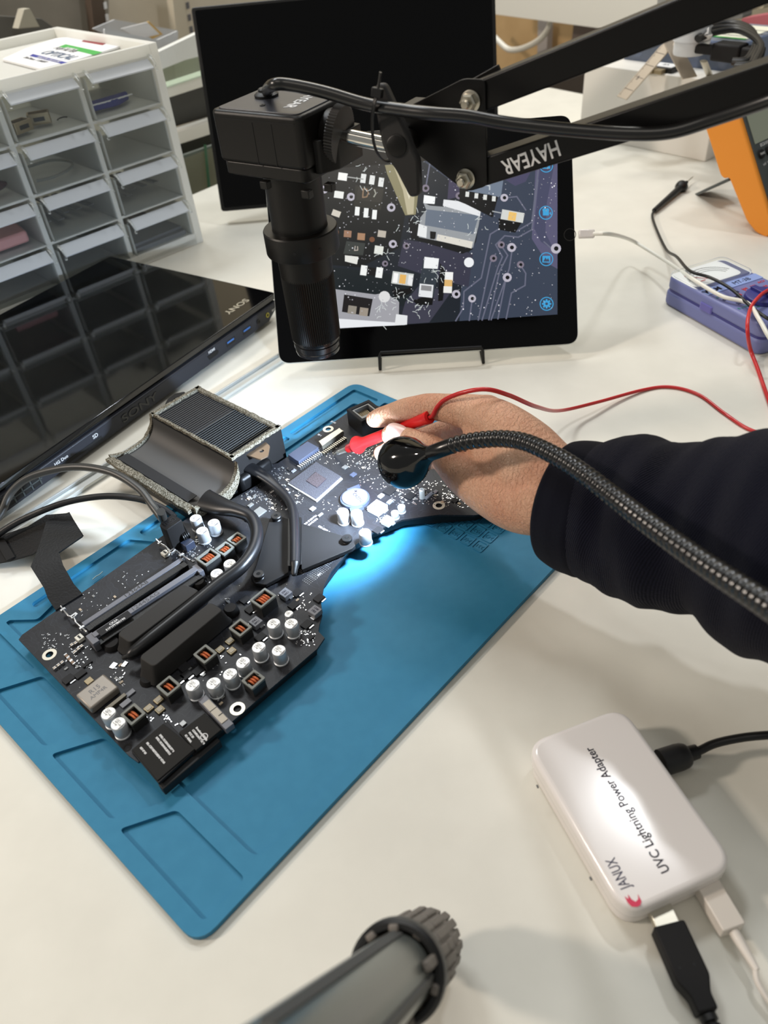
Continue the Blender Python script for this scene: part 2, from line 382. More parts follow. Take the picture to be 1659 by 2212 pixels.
# ================================================================ drawer cabinet
ca = math.radians(41.0); CX = Vector((math.cos(ca), math.sin(ca), 0)); CY = Vector((-math.sin(ca), math.cos(ca), 0))
CO = P(440, 522, 0); CFm = frame(CO, CX, Y=CY)
NC = 4; WC = 1.9+10.25*NC; HC, DC = 25.3, 26.5
cb = thing('drawer_cabinet', CFm @ Vector((-WC/2, DC/2, 0)), 'white plastic drawer cabinet with clear drawers standing behind the laptop', 'drawer cabinet')
mb = MB(CFm)
mb.box((-.55, DC/2, HC/2), (1.1, DC, HC)); mb.box((-WC+.55, DC/2, HC/2), (1.1, DC, HC))
mb.box((-WC/2, DC/2, .5), (WC-2.2, DC, 1.0)); mb.box((-WC/2, DC/2, 23.9), (WC-2.2, DC, .5)); mb.box((-WC/2, DC-.3, 12.5), (WC-2.2, .5, 23))
mb.box((-WC/2, .3, HC-.7), (WC-2.2, .6, 1.4)); mb.box((-WC/2, DC-.45, HC-.7), (WC-2.2, .9, 1.4))
mb.box((-WC/2, .9, .9), (WC-2.2, 1.8, 1.4))
obj('cabinet_body', mb, cabw, cb, bev=.1)
for k in range(1, NC):
    m1 = MB(CFm); m1.box((-.95-10.25*k, DC/2, 12.5), (.7, DC-1.4, 22.8)); obj('upright_divider', m1, cabw, cb)
for k in range(1, 4):
    m1 = MB(CFm); m1.box((-WC/2, 1.3, .95+5.85*k), (WC-2.2, 1.2, .35)); obj('shelf_divider', m1, cabw, cb, bev=.05)
def drawer(local):
    D = MB(local); w_, h, dp, t = 9.1, 5.1, 16, .12
    D.box((0, .3, h/2-.1), (w_, t, h-.2)); D.box((0, dp, h/2), (w_, t, h)); D.box((0, dp/2, t/2), (w_, dp, t))
    D.box((-w_/2, dp/2, h/2-.2), (t, dp, h-.5)); D.box((w_/2, dp/2, h/2-.2), (t, dp, h-.5))
    o_ = obj('drawer', D, clr, cb, bev=.05)
    H = MB(local); H.prism([(0, 5.25), (0, 5.1), (-1.4, 4.05), (-1.4, 4.2)], -4.3, 4.3, xf=Matrix(((0, 0, 1, 0), (1, 0, 0, .3), (0, 1, 0, 0), (0, 0, 0, 1))))
    h_ = obj('drawer_lip', H, frost, o_, bev=.03); h_['label'] = 'frosted label lip of the drawer'
    for sx_ in (-4.45, 4.45):
        E_ = MB(local); E_.tube(smooth_path([(sx_, .3, 5.35), (sx_, -.5, 5.35), (sx_, -1.1, 5.0), (sx_, -1.45, 4.4), (sx_, -1.4, 3.9)], 4), .17, 8); obj('lip_bracket', E_, clr, o_)
    return o_
for c_ in range(NC):
    for r_ in range(4):
        drawer(CFm @ Matrix.Translation((-6.05-10.25*c_, 0, 1.15+5.87*r_)))
def cabp(c_, r_, x=0, y=6, z=.4): return CFm @ Vector((-6.05-10.25*c_+x, y, 1.15+5.87*r_+z))
# things kept in the drawers
mb = MB(frame(cabp(0, 3, -1.5, 4), CX, Y=CY)); mb.prism(rpoly([(-3, -1), (1.5, -1.6), (4, 0), (4.4, 1.2), (3, 1.0), (0, .8), (-3, 1)], .4), 0, .8)
o = obj('cable_strap', mb, mat('strap_blue', (52, 56, 130), .6), bev=.1); tag(o, 'rolled navy strap with white serrated edge in the top right drawer', 'strap')
mb = MB(frame(cabp(0, 3, -1.5, 4), CX, Y=CY)); mb.tube([(-3+k*.35, -1.15-.3*math.sin(k*.16)+(0.1 if k % 2 else 0), .75) for k in range(21)], .09, 6); obj('serrated_edge', mb, paper, o)
for k, (dx, dy, a, lb) in enumerate(((-2.6, 3.2, 15, 'square metal connector shell, left one of the pair in the top middle drawer'), (.6, 4.6, -25, 'square metal connector shell, right one of the pair in the top middle drawer'))):
    L_ = frame(cabp(1, 3, dx, dy), CX, Y=CY) @ Matrix.Rotation(math.radians(a), 4, 'Z')
    mb = MB(L_); mb.prism(rrect(-1.3, -.9, 1.3, .9, .15), 0, 1.2, holes=[rrect(-1.1, -.7, 1.1, .7, .1)]); mb.box((0, 0, .1), (2.3, 1.5, .15))
    o = obj('connector_shell', mb, gold, bev=.03); tag(o, lb, 'connector', 'connector shells in the top middle drawer')
    mb = MB(L_); mb.box((0, -.92, .6), (1.3, .08, .45)); obj('slot', mb, black_m, o)
mb = MB(frame(cabp(1, 3, 3, 4, .25), CX, Y=CY)); mb.tube(smooth_path([(-.5, 0, .1), (0, .5, .1), (.6, .6, .1), (.9, .2, .1)], 4), .09, 6)
tag(obj('wire_hook', mb, black_m), 'tiny black wire hook beside the metal shells in the drawer', 'hook')
mb = MB(frame(cabp(2, 2, 1.5, 4), CX, Y=CY)); mb.sphere((0, 0, .8), (2.6, .8, .7)); o = obj('cable_reel', mb, mat('dark_red', (60, 22, 26), .3)); tag(o, 'dark round cable bundle with red end in third column drawer', 'cable')
mb = MB(frame(cabp(2, 2, 1.5, 4), CX, Y=CY)); mb.tube([(-1, -.6, 1.0), (1.2, -.75, 1.1)], .22, 8); obj('red_end', mb, redp, o)
mb = MB(frame(cabp(2, 1, 1.0, 5), CX, Y=CY)); mb.prism(rpoly([(-3.5, -3), (2.5, -3), (3.2, 2), (-3, 3)], .5), 0, 1.4); tag(obj('plastic_pouch', mb, mat('pink_pouch', (214, 150, 150), .5), bev=.3), 'soft pink pouch seen through a drawer of the third column', 'pouch')
mb = MB(frame(cabp(1, 2, 0, 6), CX, Y=CY))
mb.tube(smooth_path([(-3, -3, .3), (-1, -3.6, .3), (2, -2.5, .4), (3.2, 0, .4), (2, 3, .4), (-1, 3.6, .3)], 5), .18, 8); tag(obj('coiled_wire', mb, mat('grey_wire', (120, 120, 112), .5)), 'grey coiled wire lying in the middle column, second drawer from top', 'wire')
for (c_, r_, lb) in ((1, 1, 'loose grey metal strips piled in the third drawer of the middle column'), (0, 1, 'loose grey metal strips piled in the third drawer of the right column'), (0, 0, 'grey card sheets filling the bottom right drawer')):
    L_ = frame(cabp(c_, r_, 0, 9), CX, Y=CY); mb = MB(L_)
    if r_ == 0: mb.prism(rrect(-4.2, -8, 4.2, 9, .2), 0, .6); mb.prism(rrect(-4.0, -7, 4.1, 9, .2), .6, .9, xf=Matrix.Rotation(.03, 4, 'Z'))
    else:
        for k in range(6): mb.box((-3.4+k*1.3, 1.5-.8*(k % 3), .25+.12*k), (.8, 9, .1), Matrix.Rotation(.06*(k-3), 4, 'Z'))
    tag(obj('card_sheets' if r_ == 0 else 'metal_strips', mb, mat('drawer_grey%d%d' % (c_, r_), (110, 110, 114) if r_ == 0 else (92, 92, 92), .5)), lb, 'card' if r_ == 0 else 'strips', kind=None)
# filter packet lying in the top tray
def ct(px, py, z=24.3): return P(px, py, z)
pk = [ct(5, 131), ct(55, 108), ct(120, 86), ct(200, 78), ct(272, 88), ct(262, 102), ct(165, 133), ct(88, 152)]
po = sum(pk, Vector())/len(pk)
mb = MB(); mb.prism([tuple(p.to_2d()) for p in pk], 24.2, 24.5)
fo = obj('filter_packet', mb, paper, bev=.08); tag(fo, 'white flat filter packet with green and blue bars lying on the drawer cabinet', 'packet')
def quad4(mb_, pts, z, t=.03): mb_.prism([tuple(ct(x, y, z).to_2d()) for x, y in pts], z, z+t)
for col, pts, nm in ((greenp, [(128, 101), (142, 96), (221, 113), (203, 119)], 'green_bar'), (bluep, [(64, 121), (71, 117), (148, 136), (138, 139)], 'blue_bar'), (redp, [(221, 81), (230, 79), (272, 88), (262, 91)], 'red_bar'), (mat('dark_red_print', (140, 36, 44), .5), [(176, 90), (181, 87), (228, 94), (222, 98)], 'dark_red_bar')):
    mb = MB(); quad4(mb, pts, 24.5); obj(nm, mb, col, fo, smooth=0)
tx = (ct(150, 123)-ct(90, 110)).normalized(); ty = Vector((-tx.y, tx.x, 0))
mb = MB(); mb.text('OPTICAL', 2.35, frame(ct(127, 119, 24.52), tx, Y=ty), .03, bold=.04, sx=.9); obj('large_lettering', mb, mat('steel_print', (92, 108, 132), .5), fo, smooth=0)
mb = MB(); mb.text('FUJI FILTER', 1.2, frame(ct(141, 107.5, 24.52), tx, Y=ty), .03); mb.text('75x75mm  1 SHEET', .8, frame(ct(76, 129, 24.52), tx, Y=ty), .03)
obj('small_lettering', mb, ink_grey, fo, smooth=0)
mb = MB(); mb.text('FUJIFILM', .9, frame(ct(153, 105.5, 24.56), tx, Y=ty), .02, bold=.02); mb.text('TRIACETYL CELLULOSE', .62, frame(ct(104, 128, 24.56), tx, Y=ty), .02); obj('bar_lettering', mb, paper, fo, smooth=0)
mb = MB(); mb.text('SC-52', 1.1, frame(ct(222, 89, 24.53), tx, Y=ty), .02); obj('red_lettering', mb, redp, fo, smooth=0)
# ================================================================ dark monitor behind
mo = P(478, 457, 2.0); a = math.radians(-2); mX = Vector((math.cos(a), math.sin(a), 0)); mN = Vector((-mX.y, mX.x, 0)); ln = math.radians(20)
mU = Vector((0, 0, 1))*math.cos(ln)+mN*math.sin(ln); MM = frame(mo, mX, Y=mU)
mn = thing('monitor', mo+mX*20+mN*6-Vector((0, 0, 2)), 'switched-off black monitor leaning back behind the tablet', 'monitor')
WM = (isect(1073, 120, mo, mX.cross(mU))-mo).dot(mX); HM = 26.2
mb = MB(MM); mb.prism(rrect(0, 0, WM, HM, .5), -1.6, 0); obj('housing', mb, black_m, mn, bev=.12)
mb = MB(MM); mb.prism(rrect(.5, .5, WM-.5, HM-.4, .3), 0, .04); obj('screen', mb, screenblk, mn)
mb = MB(); fO = mo+mX*WM/2+mN*6; fO.z = 0
mb.prism([tuple((fO+mX*x+mN*y).to_2d()) for x, y in ((-8, -4), (8, -4), (8, 8), (-8, 8))], 0, .8); obj('stand_foot', mb, white_m, mn, bev=.2)
mb = MB(); mb.beam(fO+Vector((0, 0, .6)), mo+mX*WM/2+mU*12+mN*1.3, 4, 1.2, up=(0, 1, 0)); obj('stand_neck', mb, black_m, mn, bev=.2)
# ================================================================ tablet
tL, tR = P(603, 787, 1.5), P(1250, 743, 1.5); tX = (tR-tL).normalized(); tN = Vector((-tX.y, tX.x, 0)); tl = math.radians(34.6)
tU = Vector((0, 0, 1))*math.cos(tl)+tN*math.sin(tl); TWd = (tR-tL).length; THt = TWd*22.06/30.57
TF = frame(tL, tX, Y=tU); tZ = tX.cross(tU)
tb = thing('tablet', tL+tX*15+tN*4-Vector((0, 0, 1.5)), 'large silver-edged tablet on a wire stand showing a magnified circuit', 'tablet')
mb = MB(TF); mb.prism(rrect(0, 0, TWd, THt, 1.2, 8), -.65, -.04); obj('aluminium_shell', mb, alu, tb, bev=.15, seg=3)
mb = MB(TF); mb.prism(rrect(.07, .07, TWd-.07, THt-.07, 1.15, 8), -.06, .0); obj('front_glass', mb, screenblk, tb)
mb = MB(TF); hb = TF.inverted() @ isect(1231, 507, tL, tZ); mb.lathe([(.62, .0), (.62, .015), (.55, .015), (.55, 0)], Matrix.Translation((hb.x, hb.y, 0)), seg=32, cap=False); obj('home_button', mb, mat('button_ring', (30, 28, 26), .3), tb)
# display picture: flat shapes on the screen plane, each with its own colour
DC_ = []
disp = MB(TF)
def lpt(px, py):
    q = TF.inverted() @ isect(px, py, tL, tZ); return (q.x, q.y)
lay = [0.012]
def sh(pts, rgb):
    lay[0] += .00012
    loc = [lpt(*p) for p in pts]; n0 = len(disp.f)
    disp.add([(x, y, lay[0]) for x, y in loc], [tuple(range(len(loc)))[::-1]])
    DC_.append((n0, lin(rgb)))
def zz(x, y): return (680+x/3.072, 340+y/3.072)      # from my 3.072x enlargement
def zq(pts, rgb): sh([zz(*p) for p in pts], rgb)
def disc(x, y, r, rgb, n=14): zq([(x+r*math.cos(2*math.pi*k/n), y+r*math.sin(2*math.pi*k/n)) for k in range(n)], rgb)
def line(pts, wd, rgb):
    for (x0, y0), (x1, y1) in zip(pts[:-1], pts[1:]):
        L = math.hypot(x1-x0, y1-y0) or 1; nx, ny = -(y1-y0)/L*wd/2, (x1-x0)/L*wd/2; ex, ey = (x1-x0)/L*wd/3, (y1-y0)/L*wd/3
        zq([(x0+nx-ex, y0+ny-ey), (x1+nx+ex, y1+ny+ey), (x1-nx+ex, y1-ny+ey), (x0-nx-ex, y0-ny-ey)], rgb)
def rot(cx, cy, w_, h, a, rgb):
    c_, s_ = math.cos(math.radians(a)), math.sin(math.radians(a))
    zq([(cx+x*w_/2*c_-y*h/2*s_, cy+x*w_/2*s_+y*h/2*c_) for x, y in ((-1, -1), (1, -1), (1, 1), (-1, 1))], rgb)
zq([(-60, 90), (760, 22), (1610, -30), (1610, 1042), (600, 1110), (-60, 1150)], (24, 30, 38))
zq([(720, 25), (1610, -30), (1610, 1042), (960, 1086), (980, 700), (1070, 560), (1110, 300)], (52, 60, 76))
zq([(-60, 90), (470, 45), (600, 380), (560, 600), (300, 730), (-60, 700)], (14, 17, 19))
zq([(0, 720), (430, 760), (640, 820), (620, 1000), (300, 900), (0, 860)], (20, 28, 32))
zq([(590, 545), (820, 580), (1050, 640), (1020, 860), (900, 830), (700, 770), (550, 720)], (50, 50, 66))
zq([(700, 840), (900, 900), (760, 1095), (560, 1110), (600, 960)], (56, 56, 70))
zq([(900, 30), (1130, 20), (1000, 250), (880, 280)], (60, 56, 78))
zq([(1470, -20), (1610, -30), (1610, 740), (1540, 700), (1440, 540)], (84, 82, 108))
zq([(1500, 0), (1600, -10), (1540, 300), (1530, 500), (1590, 620), (1500, 560), (1455, 470)], (66, 68, 92))
zq([(1250, 15), (1480, 0), (1400, 160), (1330, 190), (1250, 140)], (68, 66, 92))
trace = (96, 98, 116)
for pts in ([(935, 1085), (985, 1000), (990, 890), (1105, 800), (1165, 510), (1230, 470)], [(1085, 1080), (1165, 700), (1200, 640)], [(1110, 1080), (1215, 730), (1245, 660), (1200, 580), (1260, 520), (1350, 530), (1440, 480), (1480, 150)],
            [(1155, 1078), (1225, 760), (1280, 650), (1240, 590)], [(1170, 1078), (1290, 740), (1310, 610)], [(1215, 1072), (1270, 800)], [(1270, 1070), (1305, 900), (1395, 850), (1400, 770), (1365, 715)], [(1025, 1082), (1045, 940)],
            [(740, 180), (765, 30)], [(1340, 490), (1440, 430), (1490, 20)], [(1520, 560), (1610, 640)], [(1260, 270), (1340, 260), (1400, 350)]):
    line(pts, 9, trace)
for x, y, r in ((735, 205, 25), (958, 255, 24), (1257, 268, 26), (1237, 580, 24), (1306, 598, 30), (1185, 670, 24), (1365, 712, 24), (1277, 797, 30), (1044, 937, 26), (938, 908, 28), (607, 588, 22), (466, 705, 20), (507, 333, 28), (240, 262, 27), (62, 214, 26), (1600, 605, 34), (518, 575, 27)):
    disc(x, y, r, (176, 172, 184) if r > 25 else (120, 112, 126)); disc(x+2, y, r*.45, (10, 10, 14))
# square chip "D" with pins
for x, y in ((322, 140), (380, 150), (440, 165)): rot(x, y, 34, 60, 8, (214, 216, 214))
for x, y in ((282, 355), (340, 368), (396, 380)): rot(x, y, 30, 62, 5, (226, 228, 226))
zq([(270, 185), (460, 205), (440, 350), (258, 325)], (34, 34, 30)); zq([(290, 195), (455, 212), (438, 300), (275, 282)], (44, 42, 38))
line([(322, 210), (318, 266), (345, 262), (356, 236), (345, 212), (322, 208)], 8, (132, 108, 84))
line([(395, 215), (405, 240), (392, 262)], 8, (150, 150, 140))
rot(185, 128, 60, 50, 8, (232, 232, 228)); rot(160, 248, 62, 46, 8, (222, 224, 220)); rot(142, 372, 56, 40, 20, (196, 190, 178)); line([(215, 130), (320, 145)], 8, (150, 152, 150))
rot(218, 508, 50, 44, 5, (146, 112, 90)); rot(308, 526, 50, 46, 5, (156, 120, 92)); disc(380, 545, 18, (110, 72, 50)); rot(445, 508, 54, 44, 8, (176, 168, 156)); disc(140, 497, 20, (110, 76, 56))
zq([(210, 555), (335, 570), (320, 650), (190, 640)], (52, 56, 54)); line([(268, 590), (264, 618), (285, 616), (284, 592)], 6, (170, 160, 150))
rot(425, 615, 58, 54, 8, (212, 214, 206)); zq([(200, 650), (290, 660), (280, 710), (200, 690)], (214, 214, 208)); disc(112, 616, 28, (226, 206, 160))
rot(325, 750, 42, 66, 8, (226, 228, 226)); rot(428, 765, 44, 68, 8, (228, 230, 228)); rot(375, 757, 56, 52, 8, (16, 16, 18))
zq([(510, 880), (620, 870), (650, 830), (640, 900), (540, 940)], (6, 7, 9))
rot(582, 805, 140, 82, 8, (188, 192, 188)); rot(583, 808, 42, 60, 8, (214, 168, 92)); rot(536, 800, 30, 64, 8, (232, 232, 230)); rot(634, 815, 30, 66, 8, (220, 220, 220))
# big connector at lower left
zq([(100, 870), (400, 910), (430, 905), (470, 900), (560, 960), (555, 1110), (-60, 1150), (-60, 870)], (150, 150, 156)); zq([(0, 1060), (600, 1100), (600, 1112), (0, 1140)], (218, 220, 224))
zq([(540, 1040), (615, 1050), (612, 1110), (530, 1112)], (214, 216, 218))
zq([(195, 910), (385, 940), (362, 1055), (180, 1025)], (26, 24, 26)); rot(248, 1012, 56, 54, 8, (136, 130, 120)); rot(325, 1025, 56, 54, 8, (146, 136, 124)); disc(462, 925, 38, (206, 206, 206))
# middle tall part
zq([(650, 950), (790, 900), (780, 980), (680, 980)], (5, 6, 8)); zq([(725, 660), (825, 680), (790, 930), (680, 900)], (44, 52, 60)); zq([(728, 660), (824, 672), (815, 740), (722, 735)], (226, 228, 228))
rot(738, 885, 92, 86, 6, (214, 216, 218)); rot(740, 868, 70, 34, 6, (130, 130, 132)); zq([(830, 700), (870, 760), (850, 950), (818, 955)], (8, 9, 12))
rot(890, 790, 54, 58, 3, (226, 226, 224)); rot(886, 835, 52, 46, 3, (206, 168, 106)); rot(882, 878, 56, 44, 3, (222, 222, 218)); disc(1023, 697, 33, (222, 224, 226))
# large crystal
zq([(620, 400), (1010, 580), (1050, 610), (980, 640), (640, 540)], (10, 12, 15))
zq([(725, 250), (800, 262), (795, 310), (720, 305)], (232, 234, 234)); zq([(720, 300), (760, 320), (1105, 350), (1085, 460), (1050, 600), (690, 530), (700, 400), (740, 350)], (142, 146, 150))
zq([(740, 345), (1090, 385), (1050, 510), (730, 450)], (96, 106, 120)); zq([(855, 280), (950, 290), (1100, 350), (1095, 392), (850, 322)], (216, 218, 220))
zq([(690, 440), (745, 460), (740, 535), (680, 520)], (218, 220, 220)); zq([(815, 510), (1050, 560), (1040, 605), (805, 550)], (208, 204, 194)); zq([(765, 490), (805, 495), (800, 545), (765, 540)], (8, 8, 10))
# chip with white pins, upper right
zq([(960, 190), (1215, 265), (1180, 400), (960, 290)], (6, 7, 9)); zq([(985, 120), (1255, 120), (1235, 262), (1020, 225)], (104, 116, 132)); line([(1090, 170), (1160, 190), (1160, 215)], 9, (176, 184, 190))
for x in (1012, 1072, 1130, 1188): rot(x, 245+(x-1012)*.17, 24, 34, 5, (208, 210, 206))
zq([(1220, 405), (1380, 420), (1330, 500), (1220, 480)], (5, 6, 8)); rot(1312, 390, 150, 66, 10, (198, 200, 196)); rot(1310, 392, 52, 56, 10, (222, 182, 104)); line([(1180, 358), (1240, 370)], 8, (150, 154, 158))
# soldering tip
zq([(465, 52), (690, 30), (690, 200), (670, 380), (600, 385), (540, 250), (480, 110)], (128, 122, 92)); zq([(520, 52), (640, 40), (665, 200), (655, 375), (615, 380), (585, 220)], (176, 168, 140)); zq([(560, 52), (600, 50), (640, 230), (625, 280)], (206, 200, 176))
# blue round buttons
for x, y in ((1535, 55), (1533, 368), (1536, 676), (1538, 972)):
    for k in range(24):
        a0, a1 = 2*math.pi*k/24, 2*math.pi*(k+1)/24
        zq([(x+46*math.cos(a0), y+46*math.sin(a0)), (x+46*math.cos(a1), y+46*math.sin(a1)), (x+40*math.cos(a1), y+40*math.sin(a1)), (x+40*math.cos(a0), y+40*math.sin(a0))], (60, 150, 200))
blu = (58, 150, 202)
rot(1533, 372, 40, 28, 0, blu); disc(1522, 350, 12, blu); disc(1543, 350, 12, blu); zq([(1555, 372), (1568, 362), (1568, 384)], blu)
rot(1536, 676, 52, 44, 0, blu); zq([(1516, 692), (1530, 664), (1540, 680), (1548, 668), (1558, 692)], (60, 70, 92)); disc(1538, 972, 22, blu)
for k in range(8): disc(1538+25*math.cos(k*.785), 972+25*math.sin(k*.785), 7, blu, 6)
disc(1538, 972, 9, (60, 66, 86)); rot(1535, 58, 52, 36, 0, blu); disc(1535, 58, 11, (60, 70, 92))
rs = random.Random(3)
for k in range(620):
    x, y = rs.uniform(60, 1600), rs.uniform(30, 1060); r = rs.choice((2, 2, 3, 3, 4, 5)); g = rs.randint(120, 235); disc(x, y, r, (g, g, g+6), 5)
for k in range(70):
    x, y = rs.choice(((640, 420), (560, 930), (460, 640), (330, 120), (1080, 440), (820, 780), (440, 1020), (700, 980))); x += rs.gauss(0, 40); y += rs.gauss(0, 35); a_ = rs.uniform(0, 6.28); b_ = a_+rs.uniform(-1, 1)
    line([(x, y), (x+18*math.cos(a_), y+18*math.sin(a_)), (x+18*math.cos(a_)+16*math.cos(b_), y+18*math.sin(a_)+16*math.sin(b_))], 3, (206, 212, 210))
dm = bpy.data.materials.new('display_light'); dm.use_nodes = True; b_ = dm.node_tree.nodes['Principled BSDF']; at_ = dm.node_tree.nodes.new('ShaderNodeAttribute'); at_.attribute_name = 'pixel_colour'
b_.inputs['Base Color'].default_value = (0, 0, 0, 1); b_.inputs['Roughness'].default_value = .25; dm.node_tree.links.new(at_.outputs['Color'], b_.inputs['Emission Color']); b_.inputs['Emission Strength'].default_value = 1.15
ds = obj('display', disp, dm, tb, smooth=0); ds['label'] = 'lit display with magnified circuit picture'
ca_ = ds.data.color_attributes.new('pixel_colour', 'FLOAT_COLOR', 'CORNER')
fc = {}; cols = []
cm = dict(DC_)
for i, p in enumerate(ds.data.polygons): cols += list(cm[i])*p.loop_total
ca_.data.foreach_set('color', cols)
# wire stand of the tablet
def tp(px, py, off): return isect(px, py, tL+tZ*off, tZ)
f0, f1 = tp(822, 762, .35), tp(1040, 750, .35)
a0, a1 = f0.copy(), f1.copy()
bk = tN*9
pth = [f0+bk*.0+Vector((-.2, -.1, -1.9)), f0+Vector((-.15, 0, -.5)), f0+Vector((0, 0, 0)), f1+Vector((0, 0, 0)), f1+Vector((.15, 0, -.5)), f1+Vector((.2, -.1, -1.9))]
st = thing('wire_stand', (f0+f1)/2+bk*.5-Vector((0, 0, (f0.z+f1.z)/2)), 'black bent-wire easel holding the bottom edge of the tablet', 'stand')
zf = .17
pth[0].z = zf; pth[-1].z = zf
mb = MB(); mb.tube([pth[0]+tN*.0] + smooth_path(pth[1:3], 3) + smooth_path(pth[3:5], 3) + [pth[5]], .17, 10); obj('front_hook', mb, black_m, st)
for q in (pth[0], pth[-1]):
    mb = MB(); e_ = q+tN*12; e_.z = zf; t_ = q+tN*13+Vector((0, 0, 15)); mb.tube([q, q+tN*6, e_, t_-tN*1], .17, 10); obj('side_wire', mb, black_m, st)
# ================================================================ circuit board
ZT = 1.62
BA = math.radians(45.3); bU = Vector((math.cos(BA), math.sin(BA), 0)); bV = Vector((-math.sin(BA), math.cos(BA), 0))
BO = P(345, 1700, ZT); BO.z = 0
BF = frame(BO, bU, Y=bV)
def b(px, py, h=0.0): return P(px, py, ZT+h)
def uv(p): q = BF.inverted() @ p; return q.x, q.y
def buv(px, py, h=0.0): return uv(b(px, py, h))
def LFr(p, ang=0.0, z=None):
    """frame at p turned with the board"""
    p = Vector(p)
    if z is not None: p.z = z
    return Matrix.Translation(p) @ Matrix.Rotation(BA+math.radians(ang), 4, 'Z')
cbd = thing('circuit_board', BF @ Vector((17, 9, .46)), 'large black computer logic board with heat pipes and capacitors lying on the blue mat', 'circuit board')
out = [(2.6, .1), (13.0, -.25), (14.0, .0), (14.15, .75), (14.6, 1.1), (15.4, 1.6), (16.2, 2.5), (17.4, 3.4), (18.8, 4.0), (21.5, 4.5), (24, 4.3), (26.4, 3.4), (28.6, 1.4), (30.2, -.9), (32, -2.5), (35, -3), (37.5, -1), (38.3, 4), (38.3, 13), (37, 17.3), (28.6, 17.35), (28.4, 17.0), (25.6, 17.1),
       (24.9, 17.7), (24.2, 17.5), (24.0, 16.6), (22.6, 16.3), (19, 16.8), (18.3, 17.9), (.9, 17.65), (.5, 17.45), (.05, 3.3), (.15, 2.4), (1.0, 2.2), (2.4, 2.1)]
ringpx = [(107, 1414), (513, 1531), (948, 1092), (709, 927)]
rh = [circ(*buv(*p), .27, 16) for p in ringpx]
mb = MB(BF); mb.prism(out, ZT-.16, ZT, holes=rh); pcb = obj('board', mb, pcb_m, cbd, smooth=0)
# faint copper traces in the lacquer (part of the board's own pattern)
nt = pcb_m.node_tree; bs = nt.nodes['Principled BSDF']; tc = nt.nodes.new('ShaderNodeTexCoord')
vo = nt.nodes.new('ShaderNodeTexBrick'); vo.inputs['Scale'].default_value = 60; vo.inputs['Mortar Size'].default_value = .006; vo.inputs['Color1'].default_value = lin((29, 29, 32)); vo.inputs['Color2'].default_value = lin((34, 35, 39)); vo.inputs['Mortar'].default_value = lin((50, 52, 58))
mp = nt.nodes.new('ShaderNodeMapping'); mp.inputs['Rotation'].default_value = (0, 0, BA); nz = nt.nodes.new('ShaderNodeTexNoise'); nz.inputs['Scale'].default_value = 35; mxv = nt.nodes.new('ShaderNodeMix'); mxv.data_type = 'VECTOR'; mxv.inputs[0].default_value = .06
nt.links.new(tc.outputs['Object'], mxv.inputs[4]); nt.links.new(tc.outputs['Object'], nz.inputs['Vector']); nt.links.new(nz.outputs['Color'], mxv.inputs[5]); nt.links.new(mxv.outputs[1], mp.inputs[0]); nt.links.new(mp.outputs[0], vo.inputs[0]); nt.links.new(vo.outputs[0], bs.inputs['Base Color'])
mb = MB(BF); ins = [(2.9, .5), (13.2, .15), (15.2, 2.2), (17.2, 3.9), (21.5, 5.0), (24.2, 4.8), (27, 3.6), (30.8, -.6), (35, -2.6), (37.9, 4), (37.9, 13), (36.6, 16.9), (26, 16.6), (19, 16.4), (18, 17.4), (1.5, 17.1), (.5, 3.0), (2.7, 2.6)]
mb.prism(ins, .47, ZT-.17); obj('underside_shield', mb, mat('underside_black', (14, 14, 15), .6), cbd, smooth=0)
rm = mat('ring_tin', (206, 200, 184), .4, .5)
for p in ringpx:
    u, v = buv(*p); mb = MB(BF); mb.prism(circ(u, v, .5, 28), ZT, ZT+.02, holes=[circ(u, v, .27, 16)]); obj('mounting_ring', mb, rm, cbd, smooth=0)
for p in ((275, 1615), (238+70, 1561)):
    u, v = buv(*p); mb = MB(BF); mb.prism(circ(u, v, .28, 20), ZT, ZT+.02, holes=[circ(u, v, .17, 14)]); obj('screw_hole', mb, blackmat, cbd, smooth=0)
def pbox(name, px, py, du, dv, h, m, ang=0, h0=0, bev=.02, label=None, parent=None):
    """box whose top centre is seen at pixel px, py"""
    c = b(px, py, h0+h); mb = MB(LFr(c, ang, ZT+h0)); mb.box((0, 0, h/2), (du, dv, h))
    o_ = obj(name, mb, m, parent or cbd, bev=bev)
    if label: o_['label'] = label
    return o_
# ---- electrolytic capacitors
def capacitor(p, r, h, txt):
    mb = MB(LFr(p)); mb.lathe([(r*.9, 0), (r*1.08, .03), (r*1.08, .12), (r*.95, .16), (r, .22), (r, h-.08), (r*.93, h)], seg=28)
    o_ = obj('capacitor', mb, aluc, cbd, smooth=50)
    t = MB(LFr(p)); t.lathe([(r*.9, h), (r*.9, h+.012)], seg=28); obj('capacitor_top', t, capm, o_, smooth=50)
    t = MB(LFr(p)); ch = [(r*.88*math.cos(a_), r*.88*math.sin(a_)) for a_ in np.linspace(-2.25, -.75, 10)]; t.prism(ch, h+.012, h+.018)
    for i, s_ in enumerate(txt): t.text(s_, r*.62, frame((0, r*(.45-.42*i), h+.014), (1, 0, 0), Y=(0, 1, 0)), .008)
    t.v = t.v
    obj('polarity_mark', t, ink_grey, o_, smooth=0)
    return o_
big = [(422, 1119), (461, 1129), (436, 1146), (496, 1217), (468, 1238), (591, 1347), (629, 1347), (559, 1398), (602, 1405), (525, 1431), (497, 1456), (461, 1476), (416, 1480), (234, 1541), (255, 1563), (740, 1105), (770, 1108), (788, 1150)]
c0 = None
for x, y in big:
    p = b(x, y, 1.15); p.z = ZT
    if c0 is None: c0 = capacitor(p, .48, 1.15, ('160', '470', '6')); c0['label'] = 'silver can capacitor'
    else: dup(c0, p, cbd)
c1 = None
